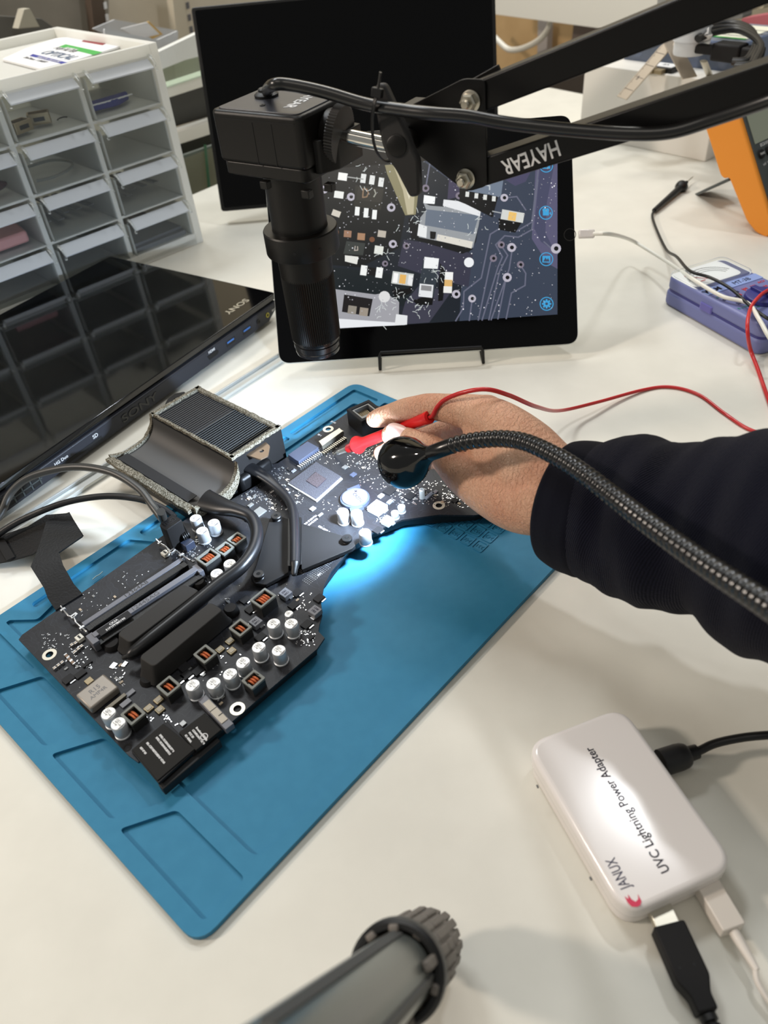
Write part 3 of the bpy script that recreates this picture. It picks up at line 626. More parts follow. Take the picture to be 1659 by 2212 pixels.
for x, y in ((624, 1326), (853, 1107), (867, 1094)):
    p = b(x, y, .6); p.z = ZT
    if c1 is None: c1 = capacitor(p, .32, .6, ('22', '16V')); c1['label'] = 'small silver can capacitor'
    else: dup(c1, p, cbd)
# ---- power inductors, copper coil in a grey ferrite frame
def inductor(p, du, dv, h, turns):
    mb = MB(LFr(p)); mb.prism(rrect(-du/2, -dv/2, du/2, dv/2, .1, 3), h-.16, h, holes=[rrect(-du/2+.17, -dv/2+.17, du/2-.17, dv/2-.17, .06, 3)])
    o_ = obj('inductor', mb, ferrite, cbd, bev=.02)
    t = MB(LFr(p)); t.prism(rrect(-du/2+.03, -dv/2+.03, du/2-.03, dv/2-.03, .08, 3), 0, h-.15, holes=[rrect(-du/2+.16, -dv/2+.16, du/2-.16, dv/2-.16, .05, 3)])
    t.box((0, 0, .1), (du-.3, dv-.3, .2)); obj('ferrite_body', t, ferrite_dk, o_)
    t = MB(LFr(p))
    for k in range(turns):
        x = (k-(turns-1)/2)*.2
        t.tube([(x-.05+.1*j/10, (dv/2-.25)*math.cos(math.pi*j/10), h-.32+.24*math.sin(math.pi*j/10)) for j in range(11)], .085, 8)
    obj('copper_coil', t, copper, o_); return o_
i0 = None
for x, y in ((511, 1163), (485, 1184), (547, 1467)):
    p = b(x, y, .95); p.z = ZT
    if i0 is not None: p.z = ZT+.79
    if i0 is None: i0 = inductor(p, 1.15, 1.1, .95, 3); i0['label'] = 'square inductor with three copper turns'
    else: dup(i0, p, cbd)
i1 = None
for x, y in ((519, 1355), (443, 1412), (364, 1481), (287, 1542)):
    p = b(x, y, .95); p.z = ZT
    if i1 is not None: p.z = ZT+.79
    if i1 is None: i1 = inductor(p, 1.12, 1.25, .95, 2); i1['label'] = 'square inductor with two copper turns'
    else: dup(i1, p, cbd)
i2 = None
for x, y in ((449, 1202), (568, 1291)):
    p = b(x, y, 1.1); p.z = ZT
    if i2 is not None: p.z = ZT+.94
    if i2 is None: i2 = inductor(p, 1.5, 1.25, 1.1, 4); i2['label'] = 'wide inductor with four copper turns'
    else: dup(i2, p, cbd)
# ---- grey moulded inductors with print
def moulded(px, py, s_, h, m, t1, t2, ang=0):
    c = b(px, py, h); mb = MB(LFr(c, ang, ZT)); mb.box((0, 0, h/2+.02), (s_, s_, h)); o_ = obj('power_choke', mb, m, cbd, bev=.04)
    t = MB(LFr(c, ang, ZT)); t.text(t1, s_*.34, frame((0, .16*s_, h+.022), (-1, 0, 0), Y=(0, -1, 0)), .006, bold=.006); t.text(t2, s_*.3, frame((0, -.2*s_, h+.022), (-1, 0, 0), Y=(0, -1, 0)), .006, bold=.006); obj('print', t, ink_dk, o_, smooth=0)
    t = MB(LFr(c, ang, ZT)); t.box((s_*.2, -s_/2-.06, .06), (s_*.45, .16, .1)); t.box((-s_*.2, s_/2+.06, .06), (s_*.45, .16, .1)); obj('terminal', t, solder, o_)
gm = mat('choke_grey', (112, 114, 120), .5); gm2 = mat('choke_white', (196, 204, 214), .4)
moulded(616, 1280, .75, .45, gm, '1R0', '1240'); moulded(552, 1342, .75, .45, gm, '1R0', '1240'); moulded(680, 1318, .75, .45, gm, '1R0', '1240', 90)
moulded(815, 1093, 1.2, .5, gm2, '1R', '1236'); moulded(837, 1122, .8, .45, gm2, '2R2', '1228', 180)
pbox('taupe_choke', 209, 1492, 2.15, 1.75, .65, brownpkg, bev=.12, label='large taupe square choke')
mb = MB(LFr(b(208, 1492, .655))); mb.text('R15', .5, frame((0, .2, 0), (1, 0, 0), Y=(0, 1, 0)), .01); mb.text('AMP4R', .4, frame((0, -.25, 0), (1, 0, 0), Y=(0, 1, 0)), .01); obj('choke_print', mb, ink_grey, cbd, smooth=0)
for px, py in ((192, 1470),): pbox('choke_terminal', px, py, .5, .5, .1, gold)
pbox('choke_terminal', 250, 1515, 1.5, .3, .25, mat('terminal_dark', (90, 84, 72), .4, .5))
# ---- dark power transistors
k0 = None
for x, y in ((641, 1279), (634, 1306), (529, 1294), (541, 1315), (562, 1375), (662, 1348), (689, 1291), (427, 1448), (402, 1457), (384, 1466), (816, 1144), (398, 1440), (147, 1466)):
    if k0 is None:
        k0 = pbox('transistor', x, y, .72, .6, .16, chipm); tmb = MB(LFr(b(x, y, .16), 0, ZT)); tmb.box((.1, -.36, .04), (.4, .16, .08)); obj('terminal', tmb, solder, k0)
    else:
        q = b(x, y, .16); dup(k0, Vector((q.x, q.y, ZT)), cbd)
# ---- graphics / bridge chip
def poly_px(name, pts, h, t, m, bev=.03, parent=None, label=None):
    mb = MB(); mb.prism([tuple(b(x, y, h).to_2d()) for x, y in pts], ZT+h-t, ZT+h); o_ = obj(name, mb, m, parent or cbd, bev=bev)
    if label: o_['label'] = label
    return o_
cs = poly_px('chip_substrate', [(621, 1045), (683, 999), (740, 1033), (684, 1083)], .14, .14, mat('substrate_white', (170, 172, 170), .5), .02)
ch = poly_px('bridge_chip', [(623, 1042), (683, 997), (737, 1029), (683, 1078)], .2, .07, mat('chip_speckled', (62, 62, 68), .6, var=(14, 22), spec=.25), .02, label='large square processor chip')
poly_px('chip_die', [(661, 1038), (682, 1019), (705, 1034), (685, 1053)], .27, .07, mat('die_dark', (52, 46, 54), .25, var=(14, 18)), .01, parent=ch)
# ---- coin cell
p = b(766, 1071, .5); p.z = ZT
mb = MB(Matrix.Translation(p)); mb.lathe([(1.22, 0), (1.22, .3), (1.08, .34), (1.08, 0)], seg=40, cap=False); bh = obj('battery_holder', mb, mat('holder_blue', (62, 70, 88), .4), cbd, smooth=50)
mb = MB(LFr(p)); mb.prism([(-1.5, -.9), (-.4, -1.35), (-.4, -1.0), (-1.2, -.5)], 0, .3); mb.prism([(.4, 1.3), (1.5, .9), (1.3, .6), (.4, 1.0)], 0, .3); obj('holder_arm', mb, MATS['holder_blue'], bh)
mb = MB(Matrix.Translation(p)); mb.lathe([(1.0, .05), (1.07, .1), (1.07, .42), (1.0, .47), (.1, .475)], seg=40); bt = obj('coin_battery', mb, mat('battery_steel', (118, 120, 128), .5, .3), cbd, smooth=40)
mb = MB(LFr(p)); mb.text('CR2032', .42, frame((0, -.35, .48), (-.3, -1, 0), Y=(1, -.3, 0)), .01); mb.text('+', .6, frame((.5, .3, .48), (1, 0, 0), Y=(0, 1, 0)), .01); obj('battery_print', mb, ink_dk, bt, smooth=0)
# ---- connectors by the far edge
cg = mat('connector_slate', (66, 72, 90), .6)
q = poly_px('wide_header', [(622, 982), (664, 953), (688, 966), (645, 997)], .5, .5, cg, .03, label='slate plastic pin header')
mb = MB()
A_, B_ = b(647, 1011, .1), b(692, 981, .1)
for k in range(12): c = A_.lerp(B_, k/11); mb.box((0, 0, .05), (.1, .4, .3), LFr(c))
obj('header_pins', mb, solder, q)
q = poly_px('display_connector', [(688, 953), (733, 924), (741, 931), (696, 963)], .55, .5, nickel, .03, label='silver shielded connector')
mb = MB(); A_, B_ = b(699, 980, .15), b(745, 948, .15)
for k in range(14): c = A_.lerp(B_, k/13); mb.box((0, 0, .0), (.09, .4, .3), LFr(c))
mb.beam(b(695, 964, .3), b(741, 934, .3), .2, .4); obj('connector_pins', mb, steel, q)
# ethernet jack
ej = [(742, 884), (781, 867), (830, 884), (790, 905)]
q = [b(x, y, 1.5) for x, y in ej]; jc = b(789, 886, 1.7); jw = (q[1]-q[0]).length; jl = (q[3]-q[0]).length
jx = (q[1]-q[0]).normalized(); jF = frame(Vector((jc.x, jc.y, ZT)), jx, Z=(0, 0, 1)); jl = 2.6; jw = 2.5
mb = MB(jF); mb.prism([(-jw/2, -jl/2), (jw/2, -jl/2), (jw/2, jl/2), (-jw/2, jl/2)], 0, 1.7, holes=[[(-jw/2+.35, -jl/2+.4), (jw/2-.35, -jl/2+.4), (jw/2-.35, jl/2-.4), (-jw/2+.35, jl/2-.4)]])
ejo = obj('network_jack', mb, blackmat, cbd, bev=.08); ejo['label'] = 'black network socket block'
mb = MB(jF); mb.prism([(-jw/2+.36, -jl/2+.41), (jw/2-.36, -jl/2+.41), (jw/2-.36, jl/2-.41), (-jw/2+.36, jl/2-.41)], .3, 1.6, holes=[[(-jw/2+.5, -jl/2+.75), (jw/2-.5, -jl/2+.75), (jw/2-.5, jl/2-.55), (-jw/2+.5, jl/2-.55)]]); obj('jack_shell', mb, chip_grey, ejo)
mb = MB(jF)
for k in range(8): mb.box((-.45+k*.13, .3, 1.2), (.05, .9, .06))
obj('jack_contacts', mb, gold, ejo)
# grey and small flat chips
for x, y, a_, bb, m_ in ((559, 1105, 1.0, .85, chip_grey), (541, 1090, .5, .3, chip_grey), (675, 1098, .5, .4, chip_grey), (823, 1070, .5, .35, gm2), (842, 1083, .55, .35, gm), (745, 1008, .45, .4, chip_grey), (763, 1024, .5, .4, cg), (843, 1058, 1.1, .8, chipm), (886, 1070, .8, .7, chipm), (931, 1066, .55, .3, gm), (923, 1073, .5, .3, gm), (940, 1062, .5, .3, gm), (692, 1111, .5, .2, chip_grey), (626, 1012, .5, .35, chipm), (634, 1016, .45, .25, gm), (536, 1120, .6, .4, chipm), (173, 1455, .75, .5, chipm), (280, 1497, .7, .35, gm), (271, 1518, .7, .4, gm), (427, 1560, .4, .3, chipm), (395, 1562, .35, .35, chip_grey), (983, 1080, .5, .45, chipm), (1000, 1070, .5, .4, chipm), (188, 1433, .7, .25, chipm), (602, 1105, .0, .0, None), (672, 1376, .4, .3, chipm)):
    if m_: pbox('flat_chip', x, y, a_, bb, .12, m_, bev=.01)
# crystals
x0_ = None
for x, y in ((496, 1384), (475, 1402), (500, 1405), (342, 1511), (321, 1529), (345, 1532)):
    if x0_ is None:
        x0_ = pbox('crystal', x, y, .55, .5, .14, gold, ang=0, bev=.03); t = MB(LFr(b(x, y, .14), 0, ZT)); t.box((0, 0, .15), (.38, .34, .04)); obj('crystal_lid', t, mat('lid_tan', (146, 138, 122), .5, .3), x0_, bev=.02); x0_['label'] = 'small tan crystal can'
    else: q = b(x, y, .14); dup(x0_, Vector((q.x, q.y, ZT)), cbd)
# ceramic capacitors
for lst, m_, a_, bb in ((((118, 1442), (126, 1436), (134, 1430), (155, 1392), (162, 1407), (169, 1401), (176, 1395), (163, 1388)), mlcc2, .2, .2), (((144, 1416), (150, 1423), (157, 1430)), mlcc, .42, .19)):
    for x, y in lst:
        o_ = pbox('ceramic_capacitor', x, y, bb, a_, .2, m_, bev=.02)
        t = MB(LFr(b(x, y, .2), 0, ZT))
        for s_ in (-1, 1): t.box((0, s_*a_*.42, .1), (bb+.02, a_*.2, .22))
        obj('end_cap', t, solder, o_)
# standoff
p = b(911, 1057, .9); p.z = ZT; mb = MB(Matrix.Translation(p)); mb.lathe([(.24, 0), (.24, .86), (.2, .9), (.1, .9), (.1, .4)], seg=20, cap=False); obj('standoff', mb, alu, cbd, smooth=50)
# ---- memory sockets
def slotbar(pxA, pxB, z, wd, hh, name, m, parent=None):
    A_, B_ = b(*pxA, z), b(*pxB, z); d_ = (B_-A_); L = d_.length; F_ = frame(Vector((A_.x, A_.y, 0)), d_, Z=(0, 0, 1)); mb = MB(F_)
    mb.box((L/2, -wd/2, ZT+z-hh/2), (L, wd, hh)); return obj(name, mb, m, parent or cbd, bev=.02), F_, L
s1, F1, L1 = slotbar((176, 1345), (389, 1205), .5, .42, .5, 'memory_socket', socket_m); s1['label'] = 'grey memory socket printed 12364AB'
t = MB(F1); t.box((L1/2, -.72, ZT+.2), (L1, .6, .4)); obj('contact_bed', t, mat('contact_black', (12, 12, 12), .5), s1)
t = MB(F1)
for k in range(100): t.box((.4+k*(L1-.8)/99, -.72, ZT+.42), (.035, .56, .04))
obj('contact_comb', t, mat('comb_grey', (48, 46, 44), .4), s1)
s2, F2, L2 = slotbar((197, 1368), (419, 1224), .9, .5, .9, 'memory_socket', socket_m); s2['label'] = 'taller grey memory socket printed 12445AG'
t = MB(F2); t.box((L2/2, -.8, ZT+.3), (L2, .65, .6)); obj('contact_bed', t, MATS['contact_black'], s2)
t = MB(F2)
for k in range(100): t.box((.4+k*(L2-.8)/99, -.8, ZT+.62), (.035, .6, .04))
obj('contact_comb', t, MATS['comb_grey'], s2)
t = MB(F2); t.box((-.15, -.4, ZT+.42), (.5, 1.1, .84)); t.box((L2+.12, -.3, ZT+.42), (.4, 1.0, .84)); obj('socket_end', t, socket_m, s2, bev=.03)
t = MB(F2); t.box((1.6, -.42, ZT+.9), (2.5, .7, .03)); obj('socket_label', t, chipm, s2)
t = MB(F1); t.text('12364AB', .48, frame((L1*.52, -.22, ZT+.505), (1, 0, 0), Y=(0, 1, 0)), .01, sx=1.15); obj('socket_print', t, mat('mark_black', (24, 24, 26), .4), s1, smooth=0)
t = MB(F2); t.text('12445AG', .5, frame((L2*.49, -.26, ZT+.905), (1, 0, 0), Y=(0, 1, 0)), .01, sx=1.2); obj('socket_print', t, mat('mark_dk', (50, 50, 55), .4), s2, smooth=0)
t = MB(F2); t.text('CK3A', .26, frame((1.6, -.3, ZT+.92), (1, 0, 0), Y=(0, 1, 0)), .01, bold=.008); t.text('31P1PMB0190', .26, frame((1.6, -.58, ZT+.92), (1, 0, 0), Y=(0, 1, 0)), .01, bold=.008); obj('label_print', t, ink_w, s2, smooth=0)
def latch(pts, nm='metal_latch'):
    path = [b(x, y, h) for x, y, h in pts]; mb = MB()
    for a_, c_ in zip(path[:-1], path[1:]):
        mb.beam(a_, c_, .1, .22)
    for a_ in path[1:-1:2]: mb.box((0, 0, 0), (.38, .2, .3), LFr(a_))
    sp = path[len(path)//2]; mb.box((.1, .1, .05), (.5, .3, .2), LFr(sp)); return obj(nm, mb, solder, cbd, bev=.03)
latch([(131, 1309, .7), (137, 1318, .5), (149, 1332, .6), (160, 1334, .5), (165, 1346, .5), (178, 1357, .5), (188, 1366, .6)])
latch([(337, 1165, .7), (346, 1174, .6), (357, 1180, .5), (372, 1194, .5), (382, 1190, .5), (393, 1200, .55), (412, 1211, .7)])
for px, py in ((171, 1376), (356, 1193)):
    o_ = pbox('small_socket', px, py, .5, .55, .3, mat('ivory%d' % px, (214, 212, 200), .4), bev=.03); t = MB(LFr(b(px, py, .3), 0, ZT)); t.box((0, 0, .31), (.12, .35, .03)); obj('opening', t, black_m, o_)
pbox('solder_pad', 245, 1437, .5, .4, .08, solder, ang=15); pbox('solder_pad', 269, 1434, .45, .3, .08, solder, ang=15)
# ---- matt heat plates, tall blocks
def block(name, pts, h, low, lab, lobes):
    c = [b(x, y, h) for x, y in pts]; cen = sum(c, Vector())/len(c)
    top = rpoly([tuple(p_.to_2d()) for p_ in c], .35, 4)
    n = len(top); mb = MB(); cx, cy = cen.x, cen.y
    v = []
    for z, k in ((ZT+low, 1.16), (ZT+h*.35, 1.08), (ZT+h-.25, 1.01), (ZT+h, .98)):
        for x, y in top: v.append((cx+(x-cx)*k, cy+(y-cy)*k, z))
    f = [tuple(range(3*n, 4*n)), tuple(range(n-1, -1, -1))]
    for j in range(3):
        for i in range(n): f.append((j*n+i, j*n+(i+1) % n, (j+1)*n+(i+1) % n, (j+1)*n+i))
    mb.add(v, f)
    if (Vector(v[n+1])-Vector(v[n])).cross(Vector(v[n+2])-Vector(v[n])).z < 0: mb.f = [tuple(reversed(q_)) for q_ in mb.f]
    o_ = obj(name, mb, MATS.get('plate_charcoal') or mat('plate_charcoal', (46, 45, 44), .62, spec=.25, bump=(60, .1)), cbd, bev=.05, smooth=40); o_['label'] = lab
    for x, y, r, hh in lobes:
        p_ = b(x, y, hh); p_.z = ZT; m2 = MB(Matrix.Translation(p_)); m2.lathe([(r*1.15, .05), (r, hh-.12), (r*.85, hh)], seg=24); obj('end_boss', m2, blackmat, o_, smooth=35)
block('heat_plate', [(251, 1370), (397, 1260), (432, 1275), (280, 1390)], 1.4, .1, 'matt black narrow heat plate', [(429, 1255, .45, .5), (240, 1387, .55, .4)])
block('heat_plate', [(298, 1420), (455, 1299), (483, 1316), (331, 1442)], 1.7, .1, 'matt black heat plate nearest the mat edge', [(497, 1312, .5, .6), (318, 1464, .5, .3)])
def hp(pts, r, name, lab, tip=None, flat=None):
    path = smooth_path([b(x, y, h) for x, y, h in pts], 6); rr = r
    if isinstance(r, list): rr = list(np.interp(np.linspace(0, 1, len(path)), np.linspace(0, 1, len(r)), r))
    fl = None
    if flat: fl = [(a_, c_) for a_, c_ in zip(np.interp(np.linspace(0, 1, len(path)), np.linspace(0, 1, len(flat)), [f_[0] for f_ in flat]), np.interp(np.linspace(0, 1, len(path)), np.linspace(0, 1, len(flat)), [f_[1] for f_ in flat]))]
    mb = MB(); mb.tube(path, rr, 18, flat=fl); o_ = obj(name, mb, mat('pipe_black%d' % len(MATS), (20, 20, 22), .36, spec=.4), cbd, smooth=60); o_['label'] = lab; return o_
hp([(268, 1420, .9), (276, 1417, 1.1), (290, 1408, 1.25), (330, 1377, 1.35), (400, 1321, 1.4), (470, 1264, 1.4), (520, 1226, 1.4), (548, 1186, 1.35), (555, 1150, 1.4), (543, 1118, 1.4), (512, 1103, 1.35), (478, 1094, 1.2), (440, 1080, .9)], [.2, .21, .42, .5, .5, .5, .5, .5, .5, .5, .52, .62, .7], 'heat_pipe', 'thick bent black heat pipe',
   flat=[(1, 1)]*10+[(1.1, .9), (1.3, .7), (1.5, .6)])
hp([(508, 990, 1.2), (528, 1004, 1.1), (566, 1025, .9), (600, 1054, .75), (624, 1082, .75), (634, 1110, .85), (637, 1160, .95), (637, 1218, .9)], [.5, .5, .42, .36, .37, .38, .38, .38], 'heat_pipe', 'slim black heat pipe over the triangular plates', flat=[(1.4, .5), (1.3, .6), (1.3, .6), (1.1, .8), (1, 1), (1, 1), (1, 1), (1, 1)])
mb = MB(); mb.tube([b(637, 1216, .9), b(637, 1226, .86), b(636.5, 1227, .86), b(635, 1239, .8), b(635, 1243, .75)], [.38, .3, .26, .24, .16], 16); obj('pipe_tip', mb, black_m, cbd, smooth=50)
poly_px('clamp_plate', rpoly([(651, 1130), (745, 1158), (763, 1168), (768, 1178), (760, 1185), (651, 1231)], 3), .5, .35, blackmat, .05, label='right triangular black clamp plate')
poly_px('clamp_plate', rpoly([(582, 1120), (600, 1112), (624, 1122), (624, 1236), (573, 1263), (550, 1260), (541, 1248), (553, 1222)], 3), .5, .35, blackmat, .05, label='left black clamp plate')
mb = MB(); mb.beam(b(637, 1122, .3), b(637, 1225, .3), 1.1, .4); obj('pipe_seat', mb, black_m, cbd, bev=.03)
sc0 = None
for x, y in ((596, 1113), (749, 1161), (558, 1239)):
    p = b(x, y, .95); p.z = ZT+.3
    if sc0 is None:
        mb = MB(Matrix.Translation(p)); mb.lathe([(.3, 0), (.3, .1), (.36, .12), (.3, .16), (.3, .22), (.36, .24), (.3, .3), (.3, .36), (.4, .4), (.42, .6), (.38, .65), (.15, .65), (.13, .55)], seg=28); sc0 = obj('spring_screw', mb, black_m, cbd, smooth=30)
        mb = MB(Matrix.Translation(p)); mb.lathe([(.13, .66), (.13, .665)], seg=6); mb.lathe([(.13, .66), (.13, .665)], Matrix.Rotation(math.radians(30), 4, 'Z'), seg=6); obj('screw_recess', mb, MATS['gap_black'], sc0)
    else: dup(sc0, p, cbd)
# ---- heat sink with foam gasket and air duct
HZ = 4.55
hA, hB, hC, hD = [P(x, y, HZ) for x, y in ((333, 888), (433, 829), (611, 926), (500, 985))]
u0, v1 = uv(hA); u1 = uv(hB)[0]; v0 = uv(hD)[1]
hu0, hu1, hv0, hv1 = 21.55, 27.1, 17.6, 29.2
hs_ = MB(BF); hs_.prism([(hu0, hv0), (hu1, hv0), (hu1, hv1), (hu0, hv1)], .5, HZ-.25, holes=[[(hu0+.35, hv0+.35), (hu1-.35, hv0+.35), (hu1-.35, hv1-.35), (hu0+.35, hv1-.35)]])
hso = obj('heatsink_housing', hs_, blackmat, cbd, bev=.05); hso['label'] = 'black heatsink housing beside the board'
mb = MB(BF)
for k in range(19): mb.box(((hu0+hu1)/2, hv0+.5+k*.29, HZ/2+.2), (hu1-hu0-.7, .06, HZ-.9))
obj('cooling_fins', mb, mat('fin_metal', (66, 68, 70), .4, .2), hso, smooth=0)
mb = MB(BF); vm = (hv0+hv1)/2+.05
mb.prism(rrect(hu0+.36, vm, hu1-.36, hv1-.36, .15), .6, HZ-.35)
for k in range(18): mb.box(((hu0+hu1)/2, vm+.3+k*.29, HZ-.33), (hu1-hu0-.8, .13, .12))
obj('ribbed_cover', mb, mat('ribbed_black', (36, 35, 36), .5), hso, smooth=0)
mb = MB(BF); mb.prism([(hu0+.3, hv0+.3), (hu1-.3, hv0+.3), (hu1-.3, hv1-.3), (hu0+.3, hv1-.3)], .5, .6); obj('sink_bottom', mb, MATS['gap_black'], hso)
def wob(a0, a1, z0, z1, wd, n=26, seed=1):
    r_ = random.Random(seed); L_, R_ = [], []; A_, B_ = Vector(a0), Vector(a1); d_ = (B_-A_).normalized(); nn = Vector((-d_.y, d_.x))
    for k in range(n+1):
        p_ = A_.lerp(B_, k/n); L_.append(tuple(p_+nn*(wd/2+r_.uniform(-.05, .05)))); R_.append(tuple(p_-nn*(wd/2+r_.uniform(-.05, .05))))
    m_ = MB(BF); m_.prism(L_+R_[::-1], z0, z1); return m_
e = .22
for i, (a_, c_) in enumerate((((hu0-.1, hv0+e), (hu1+.1, hv0+e)), ((hu1-e, hv0), (hu1-e, hv1)), ((hu1+.1, hv1-e), (hu0-.1, hv1-e)), ((hu0+.12, hv1), (hu0+.12, hv0)))):
    obj('foam_gasket', wob(a_, c_, HZ-.3, HZ, .42 if i != 3 else .26, seed=i), foam, hso, bev=.03)
# duct: curved sheet falling away from the housing
prof = [(hu0, HZ-.5), (hu0-.15, HZ-1.2), (hu0-.55, 2.75), (hu0-1.2, 2.25), (hu0-2.1, 2.0), (hu0-3.2, 1.95), (hu0-4.2, 2.15), (hu0-5.0, 2.5)]
pr2 = [tuple(p_) for p_ in smooth_path([(a_, z, 0) for a_, z in prof], 4)]
mb = MB(BF); n = len(pr2)
vsx = [(p_[0], v_, p_[1]-t_) for t_ in (0, .12) for v_ in (hv0-.1, hv1) for p_ in pr2]
fs = []
for i in range(n-1):
    fs += [(i, i+1, n+i+1, n+i), (2*n+i, 3*n+i, 3*n+i+1, 2*n+i+1), (i, 2*n+i, 2*n+i+1, i+1), (n+i, n+i+1, 3*n+i+1, 3*n+i)]
fs += [(0, n, 3*n, 2*n), (n-1, 3*n-1, 4*n-1, 2*n-1)]
mb.add(vsx, fs); dc = obj('air_duct', mb, mat('duct_grey', (62, 60, 58), .5, bump=(30, .1)), cbd, smooth=60); dc['label'] = 'curved grey air duct sheet'
for v_, w_ in ((hv0-.1, .45), (hv1, .3)):
    m2 = MB(BF); sgn = 1 if v_ == hv1 else 1
    vs_ = []
    ra = random.Random(int(w_*100))
    pts_ = [(p_[0]+.0, p_[1]) for p_ in pr2]
    for j, (a_, z_) in enumerate(pts_):
        q_ = w_+ra.uniform(-.05, .05); vs_ += [(a_, v_-.05, z_+.28), (a_, v_-q_ if v_ < 20 else v_+q_, z_+.28), (a_, v_-q_ if v_ < 20 else v_+q_, z_-.7), (a_, v_-.05, z_-.7)]
    ff = []
    for j in range(len(pts_)-1):
        for k in range(4): ff.append((4*j+k, 4*j+(k+1) % 4, 4*j+4+(k+1) % 4, 4*j+4+k))
    ff += [(3, 2, 1, 0), tuple(4*(len(pts_)-1)+k for k in range(4))]
    m2.add(vs_, ff); obj('foam_edge', m2, foam, dc)
obj('foam_edge', wob((pr2[-1][0]-.15, hv0-.2), (pr2[-1][0]-.15, hv1+.2), 2.25, 2.62, .75, seed=9), foam, dc, bev=.05)
mb = MB(BF); mb.box((pr2[-1][0]+.9, (hv0+hv1)/2+.3, 2.38), (1.0, hv1-hv0-1.5, .05), None); obj('perforated_tape', mb, chipm, dc)
mb = MB(BF); mb.prism([(pr2[-1][0]+.1, hv0+.1), (pr2[-1][0]+.1, hv1-.1), (hu0-.2, hv1-.1), (hu0-.2, hv0+.1)], .5, 1.82); obj('duct_underside', mb, black_m, dc, bev=.1)
# lugs
for pts, z_, m_, hl in (([(528, 981), (548, 973), (572, 953), (583, 963), (579, 984), (562, 992)], 4.0, mat('lug_bronze', (122, 104, 86), .4, .7), (565, 974)), ([(355, 876), (362, 862), (378, 850), (398, 846), (405, 852), (380, 872)], 3.3, blackmat, (380, 862))):
    c_ = P(*hl, z_); m2 = MB(); m2.prism(rpoly([tuple(P(x, y, z_).to_2d()) for x, y in pts], .15, 3), z_-.14, z_, holes=[circ(c_.x, c_.y, .22, 12)]); obj('mounting_lug', m2, m_, hso)
mb = MB(BF); mb.box((hu0+1.6, hv0-.3, 1.7), (3.6, .8, 1.8)); obj('pipe_manifold', mb, black_m, hso, bev=.3)
# ---- power plug and small lead connector
q = [b(x, y, 2.4) for x, y in ((349, 1131), (368, 1113), (386, 1124), (360, 1141))]
pc = sum(q, Vector())/4
mb = MB(LFr(pc, 0, ZT)); mb.prism(rpoly([(-.75, -.6), (.75, -.6), (.75, .55), (-.4, .55), (-.75, .25)], .08, 2), 0, 2.4); pg = obj('angled_plug', mb, blackmat, cbd, bev=.05); pg['label'] = 'black angled plug marked L3C'
mb = MB(LFr(pc, 0, ZT)); mb.prism(rrect(-.5, -.22, .5, .22, .02, 1), 2.4, 2.42, holes=[rrect(-.46, -.18, .46, .18, .02, 1)]); mb.text('L3C', .36, frame((0, 0, 2.41), (1, 0, 0), Y=(0, 1, 0)), .02, bold=.01); obj('plug_mark', mb, mat('mark_grey', (24, 24, 26), .3), pg, smooth=0)
pbox('lead_connector', 404, 1170, .85, .7, .7, mat('conn_navy', (40, 46, 62), .45), bev=.04)
pf = b(404, 1162, .75)
cabA = smooth_path([P(-40, 1190, .6), P(0, 1152, 1.6), P(60, 1117, 2.6), P(140, 1086, 3.6), P(225, 1072, 4.0), P(300, 1078, 4.0), P(350, 1097, 3.6), P(378, 1118, 3.0)], 8)
lead = thing('sleeved_cable', P(200, 1120, 0), 'lower of two black cables arcing from the left edge to the board', 'cable')
mb = MB(); mb.tube(cabA, .27, 12); obj('braided_jacket', mb, rubber, lead)
for k in range(4):
    off = bU*(.16*k-.24); mb = MB(); mb.tube(smooth_path([cabA[-1], cabA[-1].lerp(pf, .4)+off+Vector((0, 0, .25)), pf+off+bV*.1+Vector((0, 0, .3)), pf+off-Vector((0, 0, .12))], 6), .075, 8); obj('wire', mb, black_m, lead)
mb = MB(); mb.tube(smooth_path([P(-40, 1160, .6), P(0, 1112, 1.4), P(22, 1066, 2.4), P(60, 1033, 3.2), P(120, 1014, 3.8), P(180, 1009, 4.2), P(245, 1022, 4.4), P(300, 1056, 4.2), P(330, 1093, 3.9), P(352, 1122, 3.6), pc+Vector((-.1, .1, 1.2))-bU*.3], 8), .33, 14)
o = obj('thin_grey_cable', mb, mat('cable_grey', (50, 49, 46), .4)); o.name = 'power_cable'; tag(o, 'upper of two dark cables arcing from the left edge to the angled plug', 'cable')
# ---- cards at the near corner
card = mat('label_black', (28, 27, 25), .65, spec=.2)
poly_px('shield_card', [(283, 1621), (360, 1557), (421, 1620), (342, 1692)], .22, .2, chipm, .03)
wc = poly_px('label_card', [(285, 1619), (346, 1568), (352, 1563), (421, 1617), (340, 1686)], .3, .07, card, .02, label='black card with white printed lines')
w2 = poly_px('wireless_card', [(386, 1582), (442, 1540), (478, 1576), (423, 1621)], .3, .28, card, .03, label='black card with round emblem')
def ptext(lines, px0, py0, px1, py1, size, h, parent, gap):
    A_, B_ = b(px0, py0, h), b(px1, py1, h); X_ = (B_-A_).normalized(); Y_ = Vector((-X_.y, X_.x, 0)); mb = MB()
    for i, l_ in enumerate(lines): mb.text(l_, size, frame(A_-Y_*gap*i, X_, Y=Y_), .006, align='LEFT', bold=.012)
    obj('printed_lines', mb, ink_w, parent, smooth=0)
ptext(['SEL-C3F74037D3EDG96TAB', '037-8960'], 317, 1604, 352, 1645, .17, .31, wc, .45)
ptext(['RFID: XCGMA3SUF794', 'RFID: XCGMA3UB7313'], 345, 1587, 380, 1630, .17, .31, wc, .25)
ptext(['Broadcom module', 'COMPLIANT UL94', 'FCC ID', 'IC: 4324A'], 424, 1571, 441, 1592, .17, .31, w2, .26)
